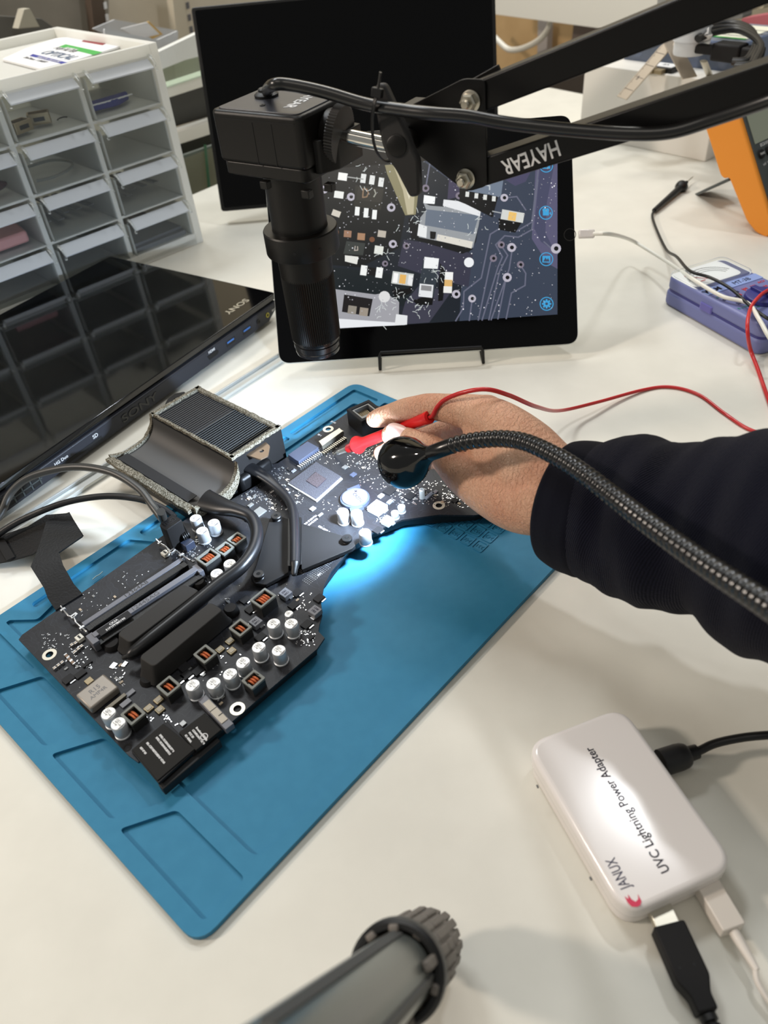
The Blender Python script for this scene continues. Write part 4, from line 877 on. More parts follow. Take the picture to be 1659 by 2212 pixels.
u, v = uv(b(441, 1591, .31)); mb = MB(BF); mb.prism(circ(u, v, .24, 20), ZT+.3, ZT+.312, holes=[circ(u, v, .19, 20)]); mb.text('NFC', .18, frame((u, v, ZT+.306), (-.2, -1, 0), Y=(1, -.2, 0)), .006, bold=.006); obj('round_emblem', mb, ink_w, w2, smooth=0)
A_, B_ = b(444, 1515, .5), b(487, 1560, .5)
mb = MB(frame((A_+B_)/2, B_-A_, Z=(0, 0, 1))); L = (B_-A_).length; mb.box((0, 0, -.25), (L+.9, .62, .5)); fc_ = obj('edge_connector', mb, socket_m, cbd, bev=.03)
mb = MB(frame((A_+B_)/2, B_-A_, Z=(0, 0, 1))); mb.box((0, 0, .02), (L-.1, .5, .06)); obj('metal_cover', mb, mat('cover_cream', (164, 156, 142), .5, .2), fc_, bev=.02)
mb = MB(frame((A_+B_)/2, B_-A_, Z=(0, 0, 1))); mb.box((-.2, 0, .055), (.04, .5, .02)); mb.box((.45, .1, .055), (.06, .3, .02)); obj('cover_slot', mb, MATS['gap_black'], fc_)
# under edge rails of the cards
A_, B_ = b(345, 1697, .0), b(470, 1592, .0); mb = MB(); mb.beam(A_+Vector((0, 0, -.5)), B_+Vector((0, 0, -.5)), .5, .7); obj('card_tray', mb, MATS['underside_black'], cbd, bev=.05)
# ---- solder test points and tiny surface parts
rs = random.Random(11)
small = []
def inside(px, py):
    u, v = buv(px, py); c_ = False; j = len(out)-1
    for i in range(len(out)):
        if (out[i][1] > v) != (out[j][1] > v) and u < (out[j][0]-out[i][0])*(v-out[i][1])/(out[j][1]-out[i][1])+out[i][0]: c_ = not c_
        j = i
    return c_
reg = [((835, 1015), 60, 45, 170), ((930, 1065), 48, 26, 120), ((1000, 1075), 45, 22, 70), ((790, 985), 40, 28, 90), ((700, 985), 34, 18, 50), ((605, 1035), 20, 24, 50), ((545, 1060), 24, 22, 45), ((640, 1075), 16, 14, 24), ((590, 1085), 20, 20, 30), ((870, 1075), 28, 18, 60), ((720, 1090), 30, 16, 20), ((170, 1420), 30, 26, 46), ((120, 1385), 30, 16, 36), ((210, 1310), 40, 30, 26), ((290, 1255), 40, 20, 20), ((405, 1190), 26, 24, 70), ((440, 1165), 24, 18, 26), ((330, 1545), 40, 16, 14), ((370, 1560), 14, 10, 12), ((480, 1430), 40, 30, 22), ((660, 1380), 22, 16, 46), ((655, 1300), 20, 20, 20), ((450, 1245), 10, 14, 14), ((490, 1300), 8, 8, 12), ((560, 1075), 30, 14, 30), ((255, 1455), 16, 20, 16), ((480, 1510), 10, 14, 8), ((820, 1120), 14, 10, 12)]
for (cx, cy), sx_, sy_, n_ in reg:
    for k in range(n_):
        x, y = cx+rs.uniform(-1, 1)*sx_, cy+rs.uniform(-1, 1)*sy_
        if inside(x, y): small.append((x, y, rs.choice((.07, .09, .11, .15)), rs.choice((.05, .07, .1)), rs.random() < .5))
small.sort(key=lambda t: -t[2]*t[3])
for x, y, a_, c_, r_ in small[:90]:
    mb = MB(LFr(b(x, y), 90 if r_ else 0)); mb.box((0, 0, .04), (a_*1.7, c_*1.5, .08)); o_ = obj('chip_component', mb, mlcc2 if rs.random() < .35 else chip_grey, cbd)
mb = MB()
for x, y, a_, c_, r_ in small[90:]: mb.box((0, 0, .02), (a_, c_*.8, .05), LFr(b(x, y), 90 if r_ else 0))
obj('chip_components', mb, solder, cbd, smooth=0)['kind'] = 'stuff'
mb = MB()
for A_, na, nb in (((655, 1240), 10, 7), ((682, 1252), 10, 6), ((708, 1222), 9, 6), ((735, 1205), 9, 6), ((668, 1262), 10, 5)):
    for i in range(na):
        for j in range(nb): mb.box((i*.17, j*.17, .006), (.06, .06, .012), LFr(b(*A_)))
for k in range(90):
    x, y = rs.uniform(80, 1000), rs.uniform(950, 1640)
    if inside(x, y): mb.box((0, 0, .006), (.06, .06, .012), LFr(b(x, y)))
obj('solder_points', mb, chip_grey, cbd, smooth=0)['kind'] = 'stuff'
mb = MB()
for s_, x, y, a_ in (('CAUTION:', 628, 1093, 0), ('FRAGILE BGA', 669, 1124, 0), ('DISCHARGE', 672, 1130, 0), ('820-3299-A', 700, 1143, 90), ('SCP DCC', 258, 1472, 90), ('U4900', 590, 1060, 0), ('TP 1', 690, 940, 90), ('J5100', 720, 912, 90), ('180', 690, 1240, 0), ('XW2', 540, 1075, 90)):
    mb = MB(); mb.text(s_, .26, frame(b(x, y, .005), Matrix.Rotation(math.radians(a_+180), 3, 'Z') @ bU, Z=(0, 0, 1)), .004, bold=.004); obj('silkscreen_print', mb, ink_w, cbd, smooth=0)
# ---- flat cable wrapped in black tape, leading off to the left
tape = mat('cloth_tape', (11, 11, 12), .55, spec=.3, bump=(6, .5))
fcb = thing('taped_flat_cable', P(120, 1220, 0), 'wide flat cable wrapped in black tape folded over at the left edge', 'flat cable')
def ribbon(name, pts, th=.12):
    """quads along two edges: list of (left px, right px, height)"""
    Lf = smooth_path([P(l[0], l[1], l[2]) for l, r in pts], 1); Rt = smooth_path([P(r[0], r[1], r[2]) for l, r in pts], 1); n = len(Lf); mb = MB(); vs_ = []
    for t_ in (0, th): vs_ += [tuple(p_-Vector((0, 0, t_))) for p_ in Lf]+[tuple(p_-Vector((0, 0, t_))) for p_ in Rt]
    ff = []
    for i in range(n-1): ff += [(i, n+i, n+i+1, i+1), (2*n+i, 2*n+i+1, 3*n+i+1, 3*n+i), (i, i+1, 2*n+i+1, 2*n+i), (n+i, 3*n+i, 3*n+i+1, n+i+1)]
    ff += [(0, 2*n, 3*n, n), (n-1, 2*n-1, 4*n-1, 3*n-1)]; mb.add(vs_, ff); o_ = obj(name, mb, tape, fcb, smooth=60); return o_
ribbon('lower_run', [((-70, 1165, .5), (-60, 1225, .5)), ((0, 1157, .9), (22, 1211, .9)), ((60, 1137, 1.6), (70, 1197, 1.2)), ((100, 1112, 2.1), (95, 1180, 1.6)), ((150, 1108, 2.2), (180, 1156, 1.8))])
ribbon('folded_run', [((100, 1125, 2.5), (150, 1106, 2.4)), ((84, 1180, 2.9), (178, 1158, 2.5)), ((66, 1224, 2.9), (127, 1193, 2.9)), ((95, 1270, 2.4), (136, 1220, 2.8)), ((103, 1292, 2.0), (160, 1262, 2.2)), ((120, 1318, 1.75), (178, 1282, 1.75))])
mb = MB(); mb.beam(P(-4, 1160, 1.05), P(24, 1208, 1.02), .7, .16); obj('end_clip', mb, blackmat, fcb, bev=.03)
p = b(147, 1299, .05); mb = MB(LFr(p)); mb.lathe([(.16, 0), (.16, .03)], seg=14); obj('rivet', mb, solder, fcb)
# blobs of glue / flux crumbs left on the mat
for x, y, nm in ((205, 1248, 'crumb of clear glue on the far rim of the mat'),):
    mb = MB(); mb.tube(smooth_path([P(200, 1252, .5), P(208, 1245, .52), P(214, 1242, .5), P(222, 1235, .5)], 4), .05, 6); tag(obj('glue_string', mb, mat('glue_clear', (170, 200, 205), .2)), 'thin strand of clear glue on the far rim of the blue mat', 'glue')
def proj(p):
    d = Vector(p)-CP; return 829.5+FPX*d.dot(cR)/d.dot(cF), 1106-FPX*d.dot(cU)/d.dot(cF)
# ================================================================ microscope camera on articulated arm
ax = Vector((-3.9, 54.5, 0))
AX = Matrix.Translation(ax)
ms = thing('inspection_camera', ax+Vector((0, 0, 12.2)), 'black box-shaped microscope camera with ribbed lens barrel hanging over the board', 'microscope camera')
mb = MB(AX); mb.lathe([(1.95, 18.6), (1.98, 19.7), (1.98, 20.3), (2.62, 20.4), (2.66, 20.5), (2.66, 22.0), (2.6, 22.1), (2.0, 22.1), (1.98, 22.2), (1.98, 26.3)], seg=64); obj('lens_tube', mb, anod, ms)
mb = MB(AX); N = 72; prf = []
vs_ = []; ff = []
for z in (13.5, 18.7):
    for i in range(N*2): r = 1.88+(.035 if i % 2 else -.035)+(z-13.5)*.012; a_ = math.pi*i/N; vs_.append((r*math.cos(a_), r*math.sin(a_), z))
for i in range(2*N): ff.append((i, (i+1) % (2*N), 2*N+(i+1) % (2*N), 2*N+i))
mb.add(vs_, ff); obj('ribbed_barrel', mb, anod, ms, smooth=0)
mb = MB(AX); mb.lathe([(1.5, 12.25), (1.72, 12.25), (1.76, 12.4), (1.76, 12.55), (1.7, 12.6), (1.7, 12.75), (1.82, 12.8), (1.82, 13.1), (1.74, 13.15), (1.74, 13.3), (1.86, 13.35), (1.88, 13.55)], seg=64, cap=False); obj('lens_rim', mb, mat('rim_black', (22, 22, 24), .22, spec=.6), ms)
mb = MB(AX); mb.lathe([(1.55, 12.6), (1.2, 12.5), (.1, 12.45)], seg=40); obj('front_lens', mb, piano, ms)
for a_ in (-60, 150, -100):
    q = Matrix.Rotation(math.radians(a_), 4, 'Z'); mb = MB(AX @ q @ Matrix.Translation((2.60, 0, 21.2)) @ Matrix.Rotation(math.pi/2, 4, 'Y')); mb.lathe([(.12, 0), (.12, .08)], seg=14); obj('set_screw', mb, MATS['gap_black'], ms)
BXA = Matrix.Translation(ax) @ Matrix.Rotation(math.radians(-35), 4, 'Z')
mb = MB(BXA); mb.prism(rrect(-3.55, -2.95, 3.55, 2.95, .55, 6), 27.1, 30.2); obj('camera_body', mb, anod, ms, bev=.22, seg=3)
mb = MB(BXA); mb.prism(rrect(-3.4, -2.8, 3.4, 2.8, .55, 6), 26.25, 27.1); mb.prism(rrect(-3.2, -2.6, 3.2, 2.6, .5, 6), 26.15, 26.3); obj('lower_housing', mb, anod, ms, bev=.12)
mb = MB(BXA); mb.prism(rrect(-3.2, -2.6, 3.2, 2.6, .4, 6), 30.15, 30.27); obj('top_plate', mb, mat('plate_bluegrey', (54, 56, 64), .35, spec=.6), ms, bev=.03)
for x in (-.2, 1.3):
    mb = MB(BXA); mb.box((x, -2.955, 28.4), (.05, .04, 2.5)); obj('body_seam', mb, MATS['gap_black'], ms)
mb = MB(BXA); mb.box((0, -2.955, 29.78), (6.2, .03, .04)); obj('lid_seam', mb, MATS['gap_black'], ms)
for x, y in ((-2.3, -1.2), (1.2, 0.1)):
    q = P(567, 228, 30.27) if x < 0 else P(707, 212, 30.27)
    mb = MB(Matrix.Translation(q)); mb.lathe([(.18, 0), (.18, .05), (.08, .05), (.08, .02)], seg=16); obj('plate_screw', mb, black_m, ms)
for px, py in ((560, 395), (650, 415), (700, 400)):
    q = P(px, py, 26.2); mb = MB(Matrix.Translation((q.x, q.y, 25.9)) @ Matrix.Rotation(math.radians(-35), 4, 'Z')); mb.box((0, 0.6, 0), (.6, .5, .5)); obj('clamp_tab', mb, anod, ms, bev=.05)
tX_ = (P(625, 232, 30.3)-P(690, 196, 30.3)).normalized()
mb = MB(); mb.text('HAYEAR', 1.05, frame(P(655, 214, 30.28), tX_, Y=(-tX_.y, tX_.x, 0)), .02, sx=1.0, bold=.01); obj('top_lettering', mb, paper, ms, smooth=0)
g0 = R(738, 292, 54.0); g1 = R(860, 318, 52.6)
gd = (g1-g0).normalized()
GF = axis_frame(g0, g1)
mb = MB(GF); vs_ = []; ff = []; N = 60
for z in (-.45, .1):
    for i in range(2*N): r = 1.72+(.05 if (i//1) % 2 else -.03); a_ = math.pi*i/N; vs_.append((r*math.cos(a_), r*math.sin(a_), z))
for i in range(2*N): ff.append((i, (i+1) % (2*N), 2*N+(i+1) % (2*N), 2*N+i))
ff += [tuple(range(2*N-1, -1, -1)), tuple(range(2*N, 4*N))]; mb.add(vs_, ff); obj('toothed_disc', mb, mat('disc_grey', (40, 37, 34), .5), ms, smooth=25)
mb = MB(GF); mb.lathe([(1.4, -1.0), (1.55, -.45)], seg=32); obj('disc_hub', mb, anod, ms)
bk_ = R(722, 350, 54.3)
mb = MB(BXA); mb.prism(rpoly([(3.4, -1.9), (3.9, -1.8), (4.5, -.6), (4.5, 2.2), (3.6, 2.4), (3.5, 0)], .1, 2), 26.6, 28.6); obj('side_bracket', mb, anod, ms, bev=.08)
mb = MB(); mb.tube([g0+gd*.05, g0+gd*.5, g0+gd*.55, g1+gd*.6], [.3, .36, .46, .46], 24); obj('chrome_rod', mb, chrome, ms, smooth=50)
# plane of the two parallel arms
Q1 = R(1018, 218, 51.0); Q2 = isect(1008, 385, Q1, Vector((0, 0, 1)).cross((R(1659, -60, 46)-R(1040, 200, 51)).normalized()))
ah = R(1659, -60, 46)-R(1040, 200, 51); ah.z = 0; ah.normalize(); an = ah.cross(Vector((0, 0, 1)))    # an: towards the camera
if an.dot(CP-Q1) < 0: an = -an
def ap(px, py, off=0.0): return isect(px, py, Q1+an*off, an)
Q2 = ap(1008, 385)
arm = thing('articulated_arm', ap(1300, 200)-Vector((0, 0, 1)), 'black parallel twin-bar arm reaching in from the upper right to carry the camera', 'arm')
def arm_bar(c0, c1, wd, nm, lab):
    A_, B_ = ap(*c0, 0), ap(*c1, 0); A_ -= an*1.15; B_ -= an*1.15; mb = MB(); mb.beam(A_, B_, 2.1, wd, up=(0, 0, 1)); o_ = obj(nm, mb, mat('arm_paint%d' % len(MATS), (11, 10, 10), .36, spec=.24, bump=(80, .1)), arm, bev=.12, seg=3); o_['label'] = lab; return A_, B_, o_
uA, uB, uO = arm_bar((1022, 216), (1790, -88), 1.65, 'arm_bar', 'upper black square arm bar')
lA, lB, lO = arm_bar((1012, 384), (1790, 134), 1.6, 'arm_bar', 'lower black arm bar lettered in white')
def pplate(pts, off, th, nm, m=None):
    F_ = frame(Q1+an*off, ah, Y=(0, 0, 1)); Fi = F_.inverted(); q = [tuple((Fi @ isect(x, y, Q1+an*off, an)).to_2d()) for x, y in pts]
    s_ = 1 if F_.to_3x3().col[2].dot(an) > 0 else -1
    mb = MB(F_); mb.prism(rpoly(q, .35, 4), 0 if s_ > 0 else -0, -th*s_); return obj(nm, mb, m or mat('bracket_paint%d' % len(MATS), (12, 11, 11), .4, spec=.25), arm, bev=.03)
pplate([(878, 232), (1000, 170), (1048, 172), (1052, 402), (1012, 414), (985, 398), (898, 330), (872, 300)], .05, .16, 'pivot_plate')
pplate([(878, 232), (1000, 170), (1048, 172), (1052, 402), (1012, 414), (985, 398), (898, 330), (872, 300)], -2.1, .16, 'pivot_plate')
F_ = frame(ap(900, 285)-an*1.0, ah, Y=(0, 0, 1)); mb = MB(F_); mb.box((0, 0, 0), (2.2, 3.0, 1.9)); obj('pivot_block', mb, anod, arm, bev=.2)
mb = MB(); mb.beam(ap(1052, 165)-an*1.8, ap(925, 235)-an*1.8, .3, .5); obj('rear_link', mb, anod, arm, bev=.05)
for q in (Q1, Q2):
    F_ = axis_frame(q+an*.05, q+an*2); mb = MB(F_); mb.lathe([(.62, 0), (.62, .1), (.5, .14)], seg=28); bt = obj('pivot_bolt', mb, steel, arm)
    mb = MB(F_); mb.lathe([(.5, .1), (.52, .15), (.52, .5), (.42, .58)], seg=6); obj('hex_nut', mb, nickel, bt, smooth=20)
    mb = MB(F_); mb.lathe([(.28, .5), (.28, .85), (.2, .92)], seg=20); obj('bolt_end', mb, steel, bt)
# wing knob
kc = R(857, 315, 50.8); kn = (CP-kc).normalized(); kn = (kn+ah*-.35).normalized()
kx = (R(905, 398, 50.8)-R(838, 210, 50.8)).normalized(); KF = frame(kc, kx, Z=kn)
mb = MB(KF); mb.prism(rpoly([(-3.3, .55), (-3.5, .1), (-3.0, -.35), (-.5, -.85), (.5, -.85), (1.2, -.6), (3.0, -.35), (3.1, .3), (1.2, .95), (.5, .85), (-.5, .85)], .25, 4), -.9, .0)
kb = obj('wing_knob', mb, mat('knob_grey', (28, 26, 25), .55, bump=(60, .2)), arm, bev=.18, seg=3)
mb = MB(KF); mb.lathe([(.62, -.1), (.62, .08), (.55, .12)], seg=32); obj('knob_cap', mb, anod, kb)
mb = MB(KF); mb.lathe([(.7, -2.6), (.7, -.85)], seg=24); obj('knob_shaft', mb, anod, kb)
# lettering on the lower bar
lx = (ap(1085, 368)-ap(1208, 322)); lxd = lx.normalized(); cn = ap(1146, 340, -.08)
mb = MB(); mb.text('HAYEAR', 1.25, frame(cn+an*.0, lxd, Y=an.cross(lxd)), .03, sx=1.0*lx.length/4.75, bold=.015); obj('lettering', mb, paper, arm, smooth=0)
# camera lead
cabl = smooth_path([P(576, 208, 30.25), P(577, 196, 30.7), R(590, 184, 53.4), R(622, 183, 53.0), R(700, 199, 52.2), R(790, 225, 51.2), R(870, 238, 50.0), R(940, 246, 49.0), R(1010, 252, 48.6), R(1100, 267, 48.5), R(1230, 281, 48.0), R(1360, 289, 47.4), R(1450, 285, 47.3), R(1540, 258, 47.2), R(1659, 217, 46.6), R(1790, 168, 45.6)], 8)
o = thing('camera_lead', R(1000, 252, 48.6), 'thick glossy black lead running from the camera along the arm', 'cable')
mb = MB(); mb.tube(cabl, .36, 16); obj('lead_jacket', mb, mat('lead_black', (20, 19, 19), .28, spec=.6), o)
q = P(576, 208, 30.27); mb = MB(Matrix.Translation(q)); mb.lathe([(.78, 0), (.8, .15), (.6, .3), (.5, .32), (.5, .45), (.42, .5)], seg=28); obj('strain_relief', mb, rubber, o)
# cable tie
tie = thing('cable_tie', R(815, 300, 51), 'black nylon cable tie looped round the lead and the chrome rod', 'cable tie')
c_, e1, e2 = R(822, 272, 51.6), (R(822, 340, 51.6)-R(822, 272, 51.6)), (R(850, 280, 52.9)-R(822, 272, 51.6))
pts = []
for (x, y, d_) in ((815, 204, 50.3), (808, 225, 50.2), (804, 260, 50.8), (806, 300, 51.3), (815, 330, 51.8), (832, 348, 52.6), (846, 338, 53.6), (850, 300, 54), (842, 250, 53.6), (832, 225, 52.6), (822, 208, 51)): pts.append(R(x, y, d_))
mb = MB(); mb.tube(smooth_path(pts, 5), .11, 8, flat=[(1.4, .5)]*51); obj('strap_loop', mb, rubber, tie)
mb = MB(frame(R(815, 200, 50.2), R(822, 150, 50)-R(815, 200, 50.2), Z=kn)); mb.box((0, 0, 0), (.5, .65, .4)); obj('tie_head', mb, black_m, tie, bev=.05)
mb = MB(); mb.tube([R(816, 196, 50.2), R(822, 156, 50.0)], .13, 8, flat=[(1.5, .6)]*2); obj('tie_tail', mb, black_m, tie)
# ================================================================ gooseneck lamp
H = R(877, 997, 52.6); TG = Vector((-8.2, 49.8, 1.6)); hd = (TG-H).normalized()
gl = thing('gooseneck_lamp', H, 'glossy black gooseneck work lamp with round head shining on the board', 'lamp')
nk = R(936, 976, 49.9)
hx = (H-nk).normalized()
# the head turns from the neck direction towards the board
HF = axis_frame(H, H+(hd*.25+hx*1.0).normalized())
hz = (hd*.25+hx*1.0).normalized()
shell = mat('lamp_shell', (8, 8, 9), .08, spec=.6)
mb = MB(HF); mb.lathe([(.3, -3.0), (.52, -2.95), (.58, -2.6), (.78, -2.1), (1.15, -1.5), (1.5, -.9), (1.76, -.25), (1.84, .3), (1.82, .75), (1.76, .9), (1.68, .85), (1.66, .6), (.05, .5)], seg=56); obj('lamp_head', mb, shell, gl, smooth=60)
mb = MB(HF); mb.lathe([(1.6, .62), (.05, .63)], seg=40); obj('led_disc', mb, led_m, gl)
mb = MB(); cl = smooth_path([H-hz*2.6, R(950, 972, 49.6), R(975, 963, 49.2)], 4); mb.tube(cl, .52, 20); obj('neck_collar', mb, mat('collar_black', (14, 14, 15), .25), gl, smooth=60)
npth = smooth_path([R(972, 964, 49.2), R(1000, 956, 48.9), R(1040, 950, 48.4), R(1090, 948, 47.6), R(1140, 957, 46.4), R(1200, 985, 44.6), R(1260, 1023, 42.8), R(1330, 1076, 41), R(1400, 1130, 38.8), R(1520, 1216, 35.8), R(1640, 1295, 33.2), R(1760, 1378, 30.8), R(1850, 1450, 29.5)], 30)
# resample evenly and give every turn of the coil its bulge
ln_ = [0]
for a_, c_ in zip(npth[:-1], npth[1:]): ln_.append(ln_[-1]+(c_-a_).length)
tot = ln_[-1]; step = .42; fine = []; rr = []
K = int(tot/step)*6; arr = np.array([list(p_) for p_ in npth])
for k in range(K+1):
    s_ = tot*k/K; fine.append(Vector([np.interp(s_, ln_, arr[:, j]) for j in range(3)])); rr.append((.47, .53, .55, .55, .53, .47)[k % 6])
mb = MB(); mb.tube(fine, rr, 22); obj('gooseneck', mb, mat('coil_black', (12, 11, 11), .25, metal=.15, spec=.8), gl, smooth=60)
sp = bpy.data.lights.new('lamp_beam', 'SPOT'); sp.energy = 8.0; sp.color = (.66, .81, 1.0); sp.spot_size = math.radians(122); sp.spot_blend = 1.0; sp.shadow_soft_size = .009
so = bpy.data.objects.new('lamp_beam', sp); COL.objects.link(so); so.location = (H+hz*1.15)*S; so.rotation_euler = (TG-(H+hz*1.15)).to_track_quat('-Z', 'Y').to_euler()
# ================================================================ test probe with red lead
T0 = b(719, 982, .04); E = R(928, 901, 56.3); pdv = (E-T0).normalized(); PL = (E-T0).length
def at_px(px):
    lo, hi = 0.0, PL
    for _ in range(40):
        m_ = (lo+hi)/2
        if proj(T0+pdv*m_)[0] < px: lo = m_
        else: hi = m_
    return lo
PFm = axis_frame(T0, E)
pb = thing('test_probe', T0, 'red test probe held in the fingers with its tip touching the board', 'test probe')
a0_, a1_, a2_, a3_ = at_px(752), at_px(771), at_px(781), PL
mb = MB(PFm); mb.lathe([(.02, 0), (.1, .5), (.14, a0_+.3)], seg=14); obj('probe_tip', mb, steel, pb)
mb = MB(PFm); mb.lathe([(.2, .9), (.24, a0_)], seg=14); obj('tip_sleeve', mb, clr, pb)
mb = MB(PFm); mb.lathe([(.33, a0_), (.38, a0_+.1), (.4, a1_-.1), (.72, a1_), (.78, a1_+.15), (.74, a1_+.32), (.55, a1_+.7), (.47, a1_+1.4), (.44, (a1_+a3_)/2), (.47, a3_-.5), (.5, a3_-.15), (.47, a3_), (.22, a3_), (.2, a3_-.3)], seg=32); obj('probe_handle', mb, red_m, pb)
wire = [E-pdv*.2, E+pdv*.35, R(944, 880, 55.5), R(962, 863, 54.9), R(1000, 848, 53.8), R(1050, 841, 53.2), R(1100, 854, 54.4), R(1160, 879, 58.5), P(1210, 887, 2.6), P(1290, 869, .9), P(1390, 842, .2), P(1450, 836, .16), P(1510, 853, .16), P(1565, 893, .16), P(1625, 930, .16), P(1720, 950, .16), P(1760, 900, .2), P(1700, 860, .2)]
mb = MB(); mb.tube(smooth_path(wire, 8), .16, 12); obj('red_lead', mb, redwire, pb)
# ================================================================ the person's hand and sleeve
skin = mat('skin', (208, 160, 130), .52, spec=.35, sss=.1)
nt = skin.node_tree; bs = nt.nodes['Principled BSDF']; tc = nt.nodes.new('ShaderNodeTexCoord')
n1 = nt.nodes.new('ShaderNodeTexNoise'); n1.inputs['Scale'].default_value = 38; n1.inputs['Detail'].default_value = 5
cr = nt.nodes.new('ShaderNodeValToRGB'); cr.color_ramp.elements[0].position = .35; cr.color_ramp.elements[1].position = .7
cr.color_ramp.elements[0].color = lin((198, 146, 118)); cr.color_ramp.elements[1].color = lin((216, 174, 146))
nt.links.new(tc.outputs['Object'], n1.inputs[0]); nt.links.new(n1.outputs[0], cr.inputs[0]); nt.links.new(cr.outputs[0], bs.inputs['Base Color'])
vr = nt.nodes.new('ShaderNodeTexVoronoi'); vr.feature = 'DISTANCE_TO_EDGE'; vr.inputs['Scale'].default_value = 330; vr.inputs['Randomness'].default_value = 1
mpv = nt.nodes.new('ShaderNodeMapping'); mpv.inputs['Scale'].default_value = (1.5, .7, 1); mpv.inputs['Rotation'].default_value = (0, 0, .6)
wn = nt.nodes.new('ShaderNodeTexNoise'); wn.inputs['Scale'].default_value = 120; mv = nt.nodes.new('ShaderNodeMix'); mv.data_type = 'VECTOR'; mv.inputs[0].default_value = .012
nt.links.new(tc.outputs['Object'], mv.inputs[4]); nt.links.new(tc.outputs['Object'], wn.inputs[0]); nt.links.new(wn.outputs['Color'], mv.inputs[5]); nt.links.new(mv.outputs[1], mpv.inputs[0]); nt.links.new(mpv.outputs[0], vr.inputs['Vector'])
w2_ = nt.nodes.new('ShaderNodeTexWave'); w2_.inputs['Scale'].default_value = 90; w2_.inputs['Distortion'].default_value = 7; w2_.inputs['Detail'].default_value = 3; w2_.inputs['Detail Scale'].default_value = 2.5
mpw = nt.nodes.new('ShaderNodeMapping'); mpw.inputs['Rotation'].default_value = (.3, .5, .9); nt.links.new(tc.outputs['Object'], mpw.inputs[0]); nt.links.new(mpw.outputs[0], w2_.inputs[0])
rmp = nt.nodes.new('ShaderNodeMapRange'); rmp.inputs[1].default_value = 0; rmp.inputs[2].default_value = .12; nt.links.new(vr.outputs['Distance'], rmp.inputs[0])
b1 = nt.nodes.new('ShaderNodeBump'); b1.inputs['Strength'].default_value = .6; b1.inputs['Distance'].default_value = .0004
b2 = nt.nodes.new('ShaderNodeBump'); b2.inputs['Strength'].default_value = .55; b2.inputs['Distance'].default_value = .0006
nt.links.new(rmp.outputs[0], b1.inputs['Height']); nt.links.new(w2_.outputs['Fac'], b2.inputs['Height']); nt.links.new(b1.outputs[0], b2.inputs['Normal']); nt.links.new(b2.outputs[0], bs.inputs['Normal'])
hm = MB()
def limb(ch, n=6, flat=None):
    path = []; rr = []
    P_ = [R(x, y, d_) for x, y, d_, r in ch]; Rd = [r for *_, r in ch]
    sp_ = smooth_path(P_, n); k = len(sp_)
    rs_ = list(np.interp(np.linspace(0, len(ch)-1, k), range(len(ch)), Rd))
    hm.tube(sp_, rs_, 20, caps=True)
    for p_, r in zip((sp_[0], sp_[-1]), (rs_[0], rs_[-1])): hm.sphere(p_, r*.995, seg=20, rings=12)
def blob(x, y, d_, r, q=None): hm.sphere(R(x, y, d_), r)
limb([(808, 906, 60.4, .66), (822, 902, 60.0, .80), (845, 895, 59.3, .84), (875, 885, 58.5, .88), (905, 880, 57.8, .93), (925, 878, 57.4, .98), (960, 881, 56.6, 1.05), (1000, 888, 55.7, 1.25), (1050, 898, 54.8, 1.5)])
limb([(1050, 902, 54.6, 1.55), (1090, 925, 53.6, 1.75), (1140, 968, 52.4, 2.0), (1195, 1030, 51.0, 2.2), (1280, 1080, 50, 2.4)])
limb([(846, 940, 58.3, .82), (862, 946, 57.9, .94), (885, 952, 57.3, .96), (912, 960, 56.6, .95), (935, 970, 56.1, 1.0), (965, 992, 55.3, 1.15), (1005, 1028, 54.0, 1.45), (1060, 1062, 52.8, 1.75), (1120, 1090, 51.5, 1.9), (1190, 1095, 50.2, 2.0), (1280, 1110, 49.6, 2.1)])
limb([(823, 979, 62.6, .64), (835, 975, 62.6, .76), (870, 962, 62.3, .84), (930, 942, 61.8, .9), (985, 925, 60.4, 1.0), (1060, 915, 57.5, 1.4)])
limb([(905, 1000, 63.2, .7), (940, 990, 62.4, .8), (1000, 955, 61.0, .9), (1080, 935, 58.0, 1.4)])
limb([(985, 1020, 61.4, .65), (1020, 1010, 60.4, .75), (1060, 985, 59.0, .9), (1110, 970, 56.8, 1.4)])
limb([(1070, 925, 56.6, 1.9), (1120, 975, 55.0, 2.1), (1170, 1040, 53.0, 2.3), (1280, 1090, 51.5, 2.4)])
limb([(1035, 930, 55.0, 1.2), (1060, 980, 53.6, 1.5), (1085, 1025, 52.8, 1.7)])
limb([(1110, 985, 52.6, 1.9), (1130, 1040, 51.8, 2.0), (1160, 1075, 51.2, 1.9)])
hand = obj('person', hm, skin, smooth=0)
tag(hand, "person's right hand in a dark navy knitted sleeve pinching a red probe", 'person')
rmod = hand.modifiers.new('r', 'REMESH'); rmod.mode = 'VOXEL'; rmod.voxel_size = .0011; rmod.use_smooth_shade = True
smod = hand.modifiers.new('s', 'SMOOTH'); smod.factor = .6; smod.iterations = 9
